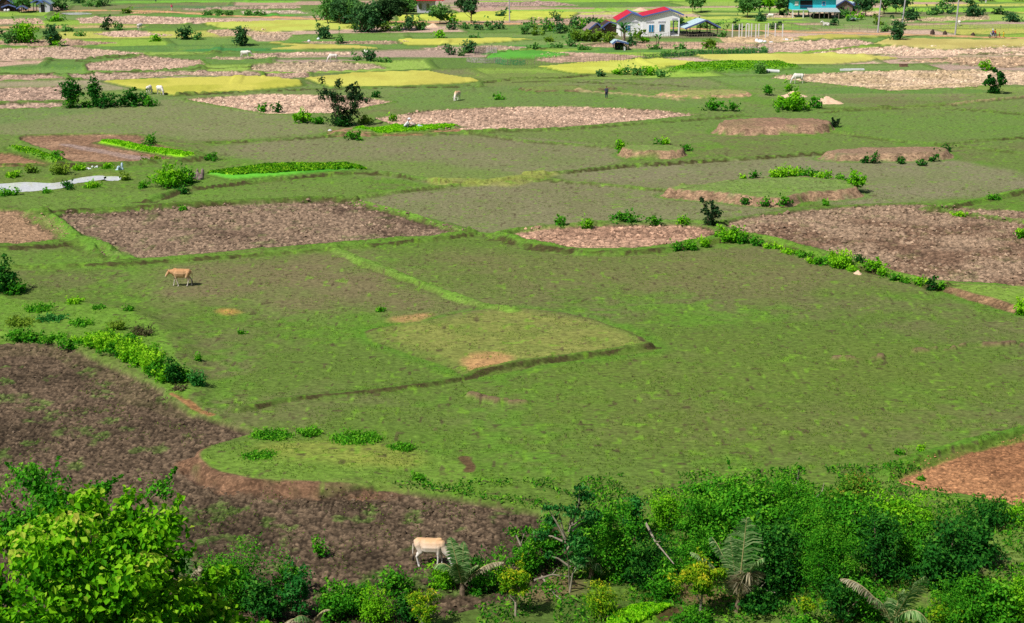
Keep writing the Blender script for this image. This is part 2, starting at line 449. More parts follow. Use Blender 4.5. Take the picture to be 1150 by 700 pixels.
# far strips of every tone
def strip(x0, x1, y, h, c, k=.9):
    tint([(x0, y), ((x0+x1)/2, y-h*.6), (x1, y-h*.2), (x1-8, y+h*.5), ((x0+x1)/2, y+h*.5), (x0+10, y+h*.6)], c, k, .6, .5)
for a in [(560,1200,1,2.5,(150,196,66)), (590,1200,11,4,(150,200,70)), (610,880,15.5,1.6,(196,206,104)), (560,720,-4,2,(170,200,80)),
          (760,900,20.5,1.6,(196,206,96)), (765,905,25,2.6,(150,200,66)), (1010,1200,6,2.2,(206,206,104)), (1000,1200,12,3,(142,194,66)),
          (1010,1180,24,1.6,(100,156,60)), (1000,1200,30,5,(160,182,80)), (880,1010,30,5,(118,160,74)),
          (430,640,6,1,(150,196,70)), (130,330,2,2,(128,190,66)), (150,330,8,3,(96,130,84)), (190,345,17.5,1.4,(84,176,60)),
          (150,290,33,3,(110,148,66)), (230,300,41,3,(172,172,96)), (60,160,30,3,(172,170,96)), (0,90,31,2,(206,170,120)),
          (80,160,30.5,1.6,(206,176,130)), (0,110,51,3,(98,136,66)), (90,300,55,7,(98,136,70)), (210,330,56,3.0,(72,140,76)), (0,95,75,6,(98,136,68)),
          (230,560,66,3,(100,136,62)), (330,480,46,1.4,(84,160,56)), (500,720,85,5,(124,140,76)), (820,1000,80,5,(104,146,68)),
          (860,1100,102,6,(104,140,68)), (1010,1150,66,1.0,(88,116,50)), (640,800,57,4,(92,140,70)), (520,700,52,3,(92,150,66)),
          (540,610,60,4,(84,156,64)), (0,300,90,2,(100,130,60)), (700,900,103,5,(122,142,76)), (430,600,40,3,(126,150,84)), (600,760,35,4,(110,150,76))]:
    strip(*a)
# ---- far ploughed strips (pink, dried)
PK = (214,182,168)
FS = dict(size=.42, amp=.13, rim=False)
for p, c in [([(105,38),(150,34.5),(195,40),(130,42)], PK), ([(-60,22),(45,21),(50,27),(-60,28)], (206,176,156)), ([(84,20.5),(150,17.5),(260,22),(300,25),(150,27.5),(90,26)], PK),
             ([(205,10),(330,6),(340,9),(215,12)], (190,166,152)), ([(270,13),(335,12),(345,15),(275,15.5)], (214,196,184)),
             ([(140,14.2),(200,12.6),(200,14.6),(150,15.6)], (206,160,126)), ([(230,35),(290,33),(330,38),(250,41)], (200,172,150)),
             ([(0,45.5),(75,45),(140,48),(60,53),(-10,50)], (190,160,140)), ([(275,39),(330,40),(320,46),(290,46)], (200,176,158)),
             ([(340,46.5),(430,46),(470,49),(350,50)], (176,154,132)), ([(470,54),(555,51),(590,53),(580,57),(480,57)], (188,166,150)),
             ([(530,3),(620,1.5),(650,6),(540,9)], (176,150,146)), ([(590,21),(760,17),(760,20),(600,24)], (184,160,138)), ([(860,15),(990,13),(990,18),(860,20)], (206,180,160)),
             ([(1000,22),(1110,17.5),(1110,22),(1010,25)], (200,180,150)), ([(280,61.5),(390,59),(395,61),(290,64)], PK), ([(230,65),(390,60.5),(390,62),(250,67.5)], (190,170,146)),
             ([(-60,36),(30,34),(30,37),(-60,40)], (200,170,140))]:
    soil('ploughed_field', p, c, **FS)
soil('ploughed_field', [(95,72),(160,64),(225,68),(232,74),(170,80),(100,80)], (198,168,154), size=.42, amp=.14)
soil('ploughed_field', [(-60,57),(80,53.5),(165,60),(100,66),(-60,68)], (206,178,162), size=.42, amp=.14)
soil('ploughed_field', [(78,84),(200,80),(290,81),(292,86),(200,86.5),(110,91.5),(80,89)], (190,164,150), size=.42, amp=.14)
soil('ploughed_field', [(-60,85),(60,84),(76,90),(-60,93)], (192,160,148), size=.42, amp=.14)
soil('ploughed_field', [(-60,101),(70,98),(80,112),(-60,117)], (192,162,150), size=.8, amp=.2)
soil('ploughed_field', [(-60,119),(76,116),(70,121),(-60,126)], (188,160,148), size=.8, amp=.2)
soil('ploughed_field', [(286,74),(360,70.5),(420,72),(432,77),(340,82),(280,80)], (196,174,152), size=.42, amp=.15)
soil('ploughed_field', [(300,84),(345,83),(347,88),(300,89)], (188,160,146), size=.42, amp=.14)
soil('ploughed_field', [(205,112),(300,106),(400,108),(442,115),(372,128),(300,129)], (222,188,170), (190,158,142), size=.42, amp=.17)
soil('garden_soil', [(590,66),(630,58),(680,60),(730,64),(700,68),(620,70.5)], (206,174,158), size=.9, amp=.12, rim=False)
soil('garden_soil', [(630,50),(690,46),(780,47),(860,49),(850,55),(700,55)], (204,172,150), size=.9, amp=.12, rim=False)
soil('building_site_soil', [(805,42),(860,39.5),(910,43),(870,48),(815,48)], (226,196,158), size=1.2, amp=.08, rim=False)
soil('ploughed_field', [(850,49),(905,46),(960,44.5),(990,50),(900,59),(850,60)], (214,184,168), size=.42, amp=.14)
soil('ploughed_field', [(905,61),(960,54),(1010,52.5),(1100,53),(1210,48),(1210,61.5),(1040,63),(940,63)], (226,196,178), (206,176,156), size=.42, amp=.14)
soil('ploughed_field', [(1010,69),(1080,64.5),(1210,63.5),(1210,74),(1110,76),(1050,71)], (200,170,144), size=1., amp=.2)
soil('ploughed_field', [(860,88),(960,80.5),(1000,80),(1100,79),(1210,82),(1210,93),(1120,97),(1000,103),(930,95)], (216,190,166), (196,172,140), size=.5, amp=.2)
soil('ploughed_field', [(420,134),(480,125),(560,121),(640,120),(740,124),(787,130),(640,143),(530,149),(450,144)], (206,174,158), (180,150,134), size=.42, amp=.18)
soil('garden_bed_soil', [(372,146),(420,143),(470,142),(530,148),(430,153),(376,152)], (168,124,96), size=.6, amp=.06, rim=False)
soil('garden_bed_soil', [(20,155),(90,152),(150,152),(163,155),(168,160),(230,176),(200,180),(92,183),(62,172)], (174,138,114), (150,116,94), size=.5, amp=.07, rim=True)
soil('garden_bed_soil', [(-60,173),(0,172),(50,180),(64,187),(-60,188)], (176,134,104), size=.5, amp=.06)
# ---- middle ploughed fields
soil('ploughed_field', [(-60,237),(40,240),(74,260),(68,270),(-60,277)], (170,138,112), (146,116,94), size=.35, amp=.12)
soil('ploughed_field', [(66,243),(130,239),(230,232),(350,227),(400,229),(460,244),(524,262),(440,268),(300,280),(142,292),(102,276)], (146,124,108), (112,92,80), size=.42, amp=.19, green=.3)
soil('ploughed_field', [(568,265),(620,255),(740,253),(795,257),(800,267),(760,275),(690,280),(620,277)], (190,152,132), (166,130,112), size=.4, amp=.14)
soil('ploughed_field', [(813,253),(880,240),(1000,231),(1060,233),(1250,252),(1250,330),(1120,320),(1050,316),(1000,306),(940,286),(852,265)], (158,134,116), (128,102,86), size=.48, amp=.25, green=.2)
soil('ploughed_field', [(1000,535),(1050,515),(1160,488),(1280,465),(1280,610),(1150,573),(1090,561),(1032,551)], (182,130,90), (158,110,76), size=.25, amp=.10)
# ---- dark near field, lower than the grass beside it
soil('ploughed_field', [(-120,384),(60,388),(115,410),(170,435),(200,458),(240,470),(282,484),(262,492),(240,500),(222,512),(214,528),(232,541),(280,549),(350,554),(430,551),(500,557),(560,566),(612,578),(640,606),(628,640),(560,676),(470,700),(420,760),(-200,800)],
     (104,88,74), (80,68,56), size=.34, amp=.16, sink=.34, rim=False, green=.55, jit=.3)
# bare reddish slope where the grass bank meets the dark field
def slope(pts, c, w, k=.9):
    P = catmull(GA(pts, -.2), 4, False); wd = win(P, 3); s = nseed(); X, Y = XX[wd], YY[wd]
    d, dy = seg_dist(X, Y, P, False)
    b = (1-sstep(w*.6, w, d*(.7+.8*vnoise(X/1.5, Y/1.5, s))))*k
    mixc(wd, b, C(*c)*AL); MK[wd][..., 0] = np.maximum(MK[wd][..., 0], b*.8)
slope([(214,520),(222,538),(260,548),(330,556),(430,552),(500,555)], (124,98,80), .6, .7)
slope([(196,452),(215,462),(238,470)], (170,120,84), .35)
mound('grassy_bank', [(222,512),(236,498),(284,484),(345,481),(410,487),(470,496),(520,512),(530,530),(505,541),(440,541),(370,540),(300,538),(244,528)], .50, .9, (112,144,56), (128,98,76), gap=.4, fade=True)
mound('grassy_bank', [(-60,336),(60,337),(120,343),(165,356),(185,375),(205,410),(215,440),(205,448),(170,425),(130,400),(70,383),(-60,378)], .35, 2.2, (108,148,52), (110,120,60), gap=.95)
mound('grassy_bank', [(1062,318),(1110,319),(1200,324),(1260,330),(1260,350),(1165,346),(1115,334)], .45, .6, (128,158,66), (140,112,84), gap=.25)
# dry raised square in the pasture
mound('dry_grass_patch', [(418,371),(480,360),(560,346),(640,354),(690,368),(728,388),(680,396),(600,406),(535,418),(498,404),(450,388)], .14, .45, (140,144,76), (100,88,60), gap=.7)
tint([(442,357),(470,351),(488,353),(480,360),(450,362)], (186,146,100), .95, .5, .9)
tint([(520,408),(530,400),(560,398),(572,404),(550,416),(525,417)], (192,150,102), 1.0, .5, .9)
tint([(245,349),(260,347),(270,351),(255,354)], (190,150,84), .9, .5, .4)
tint([(300,500),(380,495),(470,515),(420,530),(300,520)], (150,156,72), .6, 1, 1)
# raised garden mounds
mound('earth_mound', [(811,136),(822,132.5),(860,131),(900,131),(928,134),(925,138),(870,140),(815,140)], 1.15, .9, (166,128,108), (166,134,110), soilt=.9, gap=.1)
mound('earth_mound', [(930,169),(962,165),(1000,163.5),(1050,164),(1062,167),(1050,170),(990,171),(945,171)], .85, .9, (164,132,110), (160,132,106), soilt=.9, gap=.25)
mound('grassy_mound', [(700,165),(712,162),(735,161),(758,162),(768,165),(750,168),(712,168)], .95, .6, (126,146,80), (166,136,108), gap=.1)
mound('grassy_mound', [(752,209),(800,203),(850,199),(900,197),(945,201),(960,207),(950,211),(900,215),(878,220),(850,219),(800,214)], .95, .8, (120,148,72), (160,130,104), gap=.28)
mound('grassy_mound', [(588,97),(640,95),(690,97),(650,100),(600,100)], .4, .6, (124,140,74), (120,100,76), gap=.4)
mound('earth_mound', [(742,104),(780,101),(830,101),(835,105),(780,107)], .4, .7, (160,160,96), (196,160,124), gap=.3)
mound('earth_mound', [(395,143),(372,148),(385,151),(420,149)], .3, .5, (176,140,112), (170,130,104), gap=.3)
# ---- rice
YEL = (206,200,92)
rice('rice_field', [(115,92),(200,88.5),(290,86.5),(335,91),(340,97),(300,101),(230,106),(200,108),(165,102)], YEL, (186,186,76))
rice('rice_field', [(342,89),(400,83),(480,80.5),(545,93),(480,96),(430,98.5),(372,97.5)], (206,204,98), (196,190,90))
rice('rice_field', [(600,76),(660,70.5),(740,66.5),(792,71),(720,81),(655,83.5)], (206,212,96), (196,200,84))
rice('rice_field', [(775,63),(860,61.5),(980,63.5),(1008,66),(920,74),(860,72),(800,68)], (206,206,104), (200,194,100))
rice('rice_field', [(228,26),(330,23),(405,25),(404,33),(300,36),(240,31)], (196,206,96), (190,190,90))
rice('rice_field', [(280,49),(400,52),(424,55),(300,56),(340,52)], (204,194,100))
rice('rice_field', [(445,46),(560,43),(600,45),(520,51),(460,51.5)], (208,206,96))
rice('rice_field', [(448,18),(560,14),(650,15),(640,21),(560,24),(448,24)], (206,216,90))
rice('rice_field', [(1000,43.5),(1210,47.5),(1210,50),(1060,56),(980,51)], (204,192,116), (190,176,104))
rice('rice_field', [(895,42),(935,39),(1000,42),(960,44),(905,45)], (204,196,100))
rice('rice_field', [(748,81),(775,75),(820,71.5),(870,73),(900,77),(862,80),(800,82)], (124,176,58), (108,160,54), h=.5)
rice('rice_field', [(560,58),(600,58),(640,62),(600,67),(545,68)], (100,176,66), (90,160,60), h=.3)
# ---- vegetable beds
rice('lettuce_bed', [(113,160),(130,159),(160,165),(218,174),(205,176.5),(160,169.5)], (150,224,28), (140,214,24), h=.2, smooth=False)
rice('vegetable_bed', [(232,196),(300,187),(390,185.5),(412,191),(330,197),(262,202)], (108,196,60), (84,160,50), h=.2)
rice('vegetable_bed', [(396,148),(440,143),(500,142),(517,143),(470,148),(430,150)], (120,190,50), (96,160,50), h=.2)
rice('vegetable_bed', [(10,166),(40,170),(72,182),(62,184),(20,172)], (110,160,50), (100,140,50), h=.25)
rice('lettuce_bed', [(690,694),(720,686),(752,686),(742,694),(712,706),(680,710)], (150,206,40), (130,190,36), h=.2)
slope([(742,700),(765,690)], (96,70,52), .45)
tint([(70,163),(85,162.3),(130,170),(172,177.5),(145,177.5)], (172,148,138), .9, .4, .4)
# ---- banks between paddies
LG = (118,160,58); DG = (88,120,44)
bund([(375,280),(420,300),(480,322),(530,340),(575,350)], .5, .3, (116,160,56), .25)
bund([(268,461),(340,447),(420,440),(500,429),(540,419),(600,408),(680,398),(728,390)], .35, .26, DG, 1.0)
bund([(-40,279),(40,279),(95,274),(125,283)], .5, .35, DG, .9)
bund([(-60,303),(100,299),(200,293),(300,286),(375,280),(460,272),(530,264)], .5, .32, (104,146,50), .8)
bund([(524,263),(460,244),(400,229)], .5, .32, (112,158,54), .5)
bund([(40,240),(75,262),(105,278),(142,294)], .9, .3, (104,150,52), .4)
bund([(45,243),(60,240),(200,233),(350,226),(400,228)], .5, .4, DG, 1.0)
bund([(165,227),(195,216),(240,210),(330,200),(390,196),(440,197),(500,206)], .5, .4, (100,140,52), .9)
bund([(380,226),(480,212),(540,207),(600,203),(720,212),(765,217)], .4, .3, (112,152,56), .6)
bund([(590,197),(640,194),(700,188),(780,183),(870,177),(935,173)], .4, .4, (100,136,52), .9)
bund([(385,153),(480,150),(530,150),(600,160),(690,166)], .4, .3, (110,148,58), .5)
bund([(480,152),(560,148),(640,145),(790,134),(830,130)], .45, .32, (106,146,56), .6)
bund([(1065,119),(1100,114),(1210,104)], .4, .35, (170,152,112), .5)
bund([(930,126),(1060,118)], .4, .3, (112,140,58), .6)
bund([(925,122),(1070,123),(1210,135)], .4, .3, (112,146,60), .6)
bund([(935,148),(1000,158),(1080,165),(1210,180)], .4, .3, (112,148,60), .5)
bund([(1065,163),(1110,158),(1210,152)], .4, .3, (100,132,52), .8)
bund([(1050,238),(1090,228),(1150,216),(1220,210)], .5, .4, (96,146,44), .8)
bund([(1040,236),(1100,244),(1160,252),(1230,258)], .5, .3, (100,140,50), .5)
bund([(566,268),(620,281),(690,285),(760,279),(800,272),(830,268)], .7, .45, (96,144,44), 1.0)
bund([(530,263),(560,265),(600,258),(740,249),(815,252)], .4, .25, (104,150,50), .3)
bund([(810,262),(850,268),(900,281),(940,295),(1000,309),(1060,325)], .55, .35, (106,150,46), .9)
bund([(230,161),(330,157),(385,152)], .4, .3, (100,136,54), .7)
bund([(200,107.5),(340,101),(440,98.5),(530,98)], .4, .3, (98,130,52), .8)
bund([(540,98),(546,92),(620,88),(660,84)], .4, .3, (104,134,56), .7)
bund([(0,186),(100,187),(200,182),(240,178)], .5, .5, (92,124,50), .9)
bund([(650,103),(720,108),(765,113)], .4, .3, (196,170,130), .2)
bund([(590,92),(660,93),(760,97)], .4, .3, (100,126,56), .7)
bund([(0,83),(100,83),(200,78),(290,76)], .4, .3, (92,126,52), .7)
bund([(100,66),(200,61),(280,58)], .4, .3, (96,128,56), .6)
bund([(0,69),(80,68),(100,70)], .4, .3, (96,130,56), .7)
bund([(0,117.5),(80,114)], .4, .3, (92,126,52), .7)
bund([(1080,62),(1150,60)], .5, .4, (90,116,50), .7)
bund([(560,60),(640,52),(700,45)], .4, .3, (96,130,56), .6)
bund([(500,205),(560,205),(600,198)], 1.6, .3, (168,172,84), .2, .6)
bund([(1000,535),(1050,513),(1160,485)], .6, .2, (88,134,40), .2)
# ragged turned sods lying in the pasture
for pts in [[(530,445),(560,452),(588,452)], [(940,403),(965,402),(988,401)], [(1030,395),(1090,390),(1150,386)]]:
    P = catmull(GA(pts), 4, False); wd = win(P, 2); X, Y = XX[wd], YY[wd]; d, dy = seg_dist(X, Y, P, False)
    b = (1-sstep(.2, .5, d))*sstep(.45, .6, vnoise(X/.6, Y/.6, nseed()))
    ZZ[wd] += b*.25; mixc(wd, b*.8, C(128,100,84)*AL)
# broken bank at the corner of the dark field
slope([(521,519),(524,524),(529,529),(527,534)], (110,82,62), .42)
# ---- pond
POND = [(-80,211),(0,207),(30,205),(60,206),(90,200),(112,198),(114,202),(80,207),(66,212),(20,216),(-80,220)]
POND2 = [(118,199),(134,199),(134,203),(120,203)]
FARPOND = [(70,15),(90,14.3),(102,15.3),(98,16.8),(76,16.6)]
for pp, dz in ((POND, .45), (POND2, .4), (FARPOND, .4)):
    P = catmull(GA(pp, -.2), 4); wd, X, Y, d, dy = sdist(P, 3, .2, 1., nseed())
    k = sstep(-1.0, .3, d); ZZ[wd] -= dz*k
    mixc(wd, sstep(-2.5, -.6, d)*.6*(1-sstep(-.3, .3, d)), C(110,126,60)*AL); mixc(wd, sstep(-.2, .3, d), C(84,80,62)*AL)
road('dirt_road', [(-80,12),(145,12.5),(200,14.5),(280,19),(340,21),(400,23.5),(470,25.5),(560,27),(640,28.5),(720,31),(800,33.5),(880,36),(960,37.5),(1050,40.5),(1220,45.5)], 3.2, (224,170,128))
# fine roughness of grass, dying out with distance
gz = (1-MK[..., 0])
ZZ += gz*(vnoise(XX/.33, YY/.33, 77)-.5)*.035*(YY < 260) + gz*(sstep(.72, .9, vnoise(XX/.5, YY/.5, 79))*.05)*(YY < 220)
# dark and light speckle of tufts, hoof marks and small clods
sp = vnoise(XX/.30, YY/.42, 201)
far = sstep(150, 300, YY)
w = (sstep(.80, .93, sp)*gz*(1-MK[..., 1])*(1-far*.6)*.7)[..., None]; CC[:] = CC*(1-w)+C(84, 68, 54)*AL*w
w = (sstep(.78, .95, vnoise(XX/.4, YY/.6, 203))*gz*(1-MK[..., 1])*.6)[..., None]; CC[:] = CC*(1-w)+C(120, 166, 48)*AL*w
# hillside the photograph is taken from
k = np.clip((58-YY)/58, 0, 1); ZZ += 27.2*k**1.25
CC[:] *= 1.0

def zat(x, y):
    r = np.interp(y, YR, np.arange(nr)); q = np.interp(x/max(y, 1), cratio, np.arange(nc))
    r0, c0 = int(min(r, nr-2)), int(min(q, nc-2)); fr, fc = r-r0, q-c0
    return float((ZZ[r0, c0]*(1-fc)+ZZ[r0, c0+1]*fc)*(1-fr)+(ZZ[r0+1, c0]*(1-fc)+ZZ[r0+1, c0+1]*fc)*fr)
def at(px, py):
    z = 0
    for i in range(4):
        x, y = G(px, py, z); z = zat(x, y)
    return x, y, z

# ---- terrain material
def terrain_mat():
    m, nt, nn, L = new_mat('terrain')
    out = N(nt, 'ShaderNodeOutputMaterial'); b = N(nt, 'ShaderNodeBsdfPrincipled')
    b.inputs['Roughness'].default_value = .95; b.inputs['Specular IOR Level'].default_value = .1
    ca = N(nt, 'ShaderNodeAttribute', attribute_name='Tone'); mk = N(nt, 'ShaderNodeAttribute', attribute_name='Mask')
    sep = N(nt, 'ShaderNodeSeparateXYZ'); L.new(mk.outputs['Vector'], sep.inputs[0])
    g = N(nt, 'ShaderNodeNewGeometry')
    sv = N(nt, 'ShaderNodeVectorMath', operation='MULTIPLY'); sv.inputs[1].default_value = (.62, 1, 1); L.new(g.outputs['Position'], sv.inputs[0])
    def noise(scale, det, rough=.6):
        n = N(nt, 'ShaderNodeTexNoise', i_Scale=scale, i_Detail=det, i_Roughness=rough); L.new(sv.outputs[0], n.inputs['Vector']); return n.outputs['Fac']
    def mrange(v, a, b_, c, d):
        q = N(nt, 'ShaderNodeMapRange', i_From_Min=a, i_From_Max=b_, i_To_Min=c, i_To_Max=d); L.new(v, q.inputs['Value']); return q.outputs['Result']
    def math_(op, a, b_):
        q = N(nt, 'ShaderNodeMath', operation=op)
        for i, x in enumerate((a, b_)):
            if isinstance(x, float): q.inputs[i].default_value = x
            else: L.new(x, q.inputs[i])
        return q.outputs[0]
    def mix(f, a, c):
        q = N(nt, 'ShaderNodeMix', data_type='RGBA'); 
        if isinstance(f, float): q.inputs[0].default_value = f
        else: L.new(f, q.inputs[0])
        for i, x in ((6, a), (7, c)):
            if isinstance(x, tuple): q.inputs[i].default_value = (*x, 1)
            else: L.new(x, q.inputs[i])
        return q.outputs[2]
    def scl(c, f):
        q = N(nt, 'ShaderNodeVectorMath', operation='SCALE'); L.new(c, q.inputs[0]); L.new(f, q.inputs['Scale']); return q.outputs[0]
    f1 = noise(4.2, 6, .75); f2 = noise(.8, 6, .7); f3 = noise(9.0, 3, .75)
    # grass
    gr = scl(ca.outputs['Color'], mrange(f1, .32, .68, .52, 1.5))
    gr = mix(math_('MULTIPLY', mrange(f3, .56, .70, 0, 1), mrange(f2, .4, .6, .15, .8)), gr, tuple(C(92, 76, 54)*AL))
    gr = mix(mrange(f2, .54, .68, 0, .25), gr, tuple(C(116, 158, 46)*AL))
    # soil: pale dry crusts over dark gaps
    vo = N(nt, 'ShaderNodeTexVoronoi', i_Scale=4.2, feature='SMOOTH_F1'); 
    wv = N(nt, 'ShaderNodeVectorMath', operation='ADD'); L.new(sv.outputs[0], wv.inputs[0])
    nv = N(nt, 'ShaderNodeTexNoise', i_Scale=3.0, i_Detail=3.0); L.new(g.outputs['Position'], nv.inputs['Vector']); 
    L.new(nv.outputs['Color'], wv.inputs[1]); L.new(wv.outputs[0], vo.inputs['Vector'])
    so = scl(ca.outputs['Color'], mrange(f1, .32, .68, .60, 1.45))
    so = scl(so, mrange(vo.outputs['Distance'], .1, .62, 1.35, .60))
    so = mix(mrange(f3, .6, .76, 0, .5), so, scl(so, mrange(f1, 0., 1., 1.5, 1.9)))
    # rice: soft even crop
    ri = scl(ca.outputs['Color'], mrange(f1, .3, .7, .86, 1.12))
    c = mix(sep.outputs['X'], gr, so); c = mix(sep.outputs['Y'], c, ri)
    L.new(c, b.inputs['Base Color'])
    bm = N(nt, 'ShaderNodeBump', i_Strength=.8, i_Distance=.04)
    L.new(math_('ADD', f1, math_('MULTIPLY', f3, .5)), bm.inputs['Height'])
    L.new(bm.outputs[0], b.inputs['Normal']); L.new(b.outputs[0], out.inputs[0])
    return m
TM = terrain_mat()
idx = np.arange(nr*nc).reshape(nr, nc)
FQ = np.stack([idx[:-1, :-1], idx[:-1, 1:], idx[1:, 1:], idx[1:, :-1]], -1).reshape(-1, 4)
fr = REG[:-1, :-1].ravel()
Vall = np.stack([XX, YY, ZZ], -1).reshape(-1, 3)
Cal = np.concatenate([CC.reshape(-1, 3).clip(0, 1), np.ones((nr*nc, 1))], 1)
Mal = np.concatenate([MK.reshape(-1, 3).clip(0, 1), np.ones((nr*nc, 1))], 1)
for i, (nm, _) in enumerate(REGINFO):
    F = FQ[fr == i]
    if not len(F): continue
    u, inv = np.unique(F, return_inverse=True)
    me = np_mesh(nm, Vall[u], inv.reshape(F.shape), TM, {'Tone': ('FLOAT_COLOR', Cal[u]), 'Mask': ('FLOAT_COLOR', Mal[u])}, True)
    tag(link(nm, me), kind='structure')
# water sheets
def water_mat():
    m, nt, nn, L = new_mat('water'); out = N(nt, 'ShaderNodeOutputMaterial'); b = N(nt, 'ShaderNodeBsdfPrincipled')
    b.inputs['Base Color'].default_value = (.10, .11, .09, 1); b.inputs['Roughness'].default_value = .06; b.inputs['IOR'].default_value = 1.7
    b.inputs['Specular IOR Level'].default_value = .5
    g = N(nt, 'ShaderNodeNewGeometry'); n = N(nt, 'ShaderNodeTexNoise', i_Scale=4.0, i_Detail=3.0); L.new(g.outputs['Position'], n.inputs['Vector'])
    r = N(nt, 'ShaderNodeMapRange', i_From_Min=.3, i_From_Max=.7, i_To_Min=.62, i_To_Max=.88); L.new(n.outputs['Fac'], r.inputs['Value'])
    cc = N(nt, 'ShaderNodeCombineXYZ'); [L.new(r.outputs[0], cc.inputs[k]) for k in range(3)]; L.new(cc.outputs[0], b.inputs['Base Color'])  # pale base colour stands in for bright sky reflected on the water
    bm = N(nt, 'ShaderNodeBump', i_Strength=.15, i_Distance=.02); L.new(n.outputs['Fac'], bm.inputs['Height']); L.new(bm.outputs[0], b.inputs['Normal'])
    L.new(b.outputs[0], out.inputs[0]); return m
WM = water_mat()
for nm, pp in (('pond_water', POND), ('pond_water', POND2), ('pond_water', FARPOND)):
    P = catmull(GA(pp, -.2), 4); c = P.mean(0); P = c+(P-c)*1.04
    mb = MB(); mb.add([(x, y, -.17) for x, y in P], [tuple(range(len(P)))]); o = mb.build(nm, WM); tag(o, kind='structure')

# ---------------------------------------------------------------- light
SUN_EL, SUN_AZ = R(52), atan2(-.64, -.77)       # direction the light comes from, in the xy plane
w = bpy.data.worlds.new("World"); scene.world = w; w.use_nodes = True
nt = w.node_tree; nt.nodes.clear()
sk = nt.nodes.new('ShaderNodeTexSky'); sk.sky_type = 'NISHITA'; sk.sun_disc = False
sk.sun_elevation = SUN_EL; sk.sun_rotation = (pi/2-SUN_AZ) % (2*pi); sk.air_density = 1.0; sk.dust_density = 2.0
bg = nt.nodes.new('ShaderNodeBackground'); bg.inputs[1].default_value = .065
wo = nt.nodes.new('ShaderNodeOutputWorld'); nt.links.new(sk.outputs[0], bg.inputs[0]); nt.links.new(bg.outputs[0], wo.inputs[0])
sl = bpy.data.lights.new('sun', 'SUN'); sl.energy = 4.9; sl.angle = R(.5); sl.color = (1, .96, .88)
so = bpy.data.objects.new('sun', sl); col.objects.link(so)
dv = Vector((cos(SUN_AZ)*cos(SUN_EL), sin(SUN_AZ)*cos(SUN_EL), sin(SUN_EL)))
so.rotation_euler = dv.to_track_quat('Z', 'Y').to_euler(); so.location = (-40, 40, 80)
scene.view_settings.view_transform = 'Standard'; scene.view_settings.look = 'None'; scene.view_settings.exposure = 0; scene.view_settings.gamma = 1
scene.cycles.use_denoising = False; scene.cycles.max_bounces = 6; scene.cycles.diffuse_bounces = 3; scene.cycles.transmission_bounces = 3
# ---------------------------------------------------------------- plants
def leaf_mesh(name, P, Nn, size, mat, rng, lv, asp=.55, droop=.3):
    n = len(P); t = rng.normal(size=(n, 3)); Nn = Nn/np.linalg.norm(Nn, axis=1, keepdims=True).clip(1e-6)
    t -= (t*Nn).sum(1, keepdims=True)*Nn; t[:, 2] -= droop; t /= np.linalg.norm(t, axis=1, keepdims=True).clip(1e-6)
    b = np.cross(Nn, t); b /= np.linalg.norm(b, axis=1, keepdims=True).clip(1e-6)
    L = (size*(.6+.8*rng.random(n)))[:, None]; W = L*asp*.5
    fold = Nn*L*.10
    V = np.stack([P-t*L*.5, P+b*W-t*L*.08+fold, P+t*L*.5-fold, P-b*W-t*L*.08+fold], 1).reshape(-1, 3)
    return np_mesh(name, V, np.arange(4*n).reshape(n, 4), mat, {'lv': ('FLOAT', np.repeat(lv, 4))})
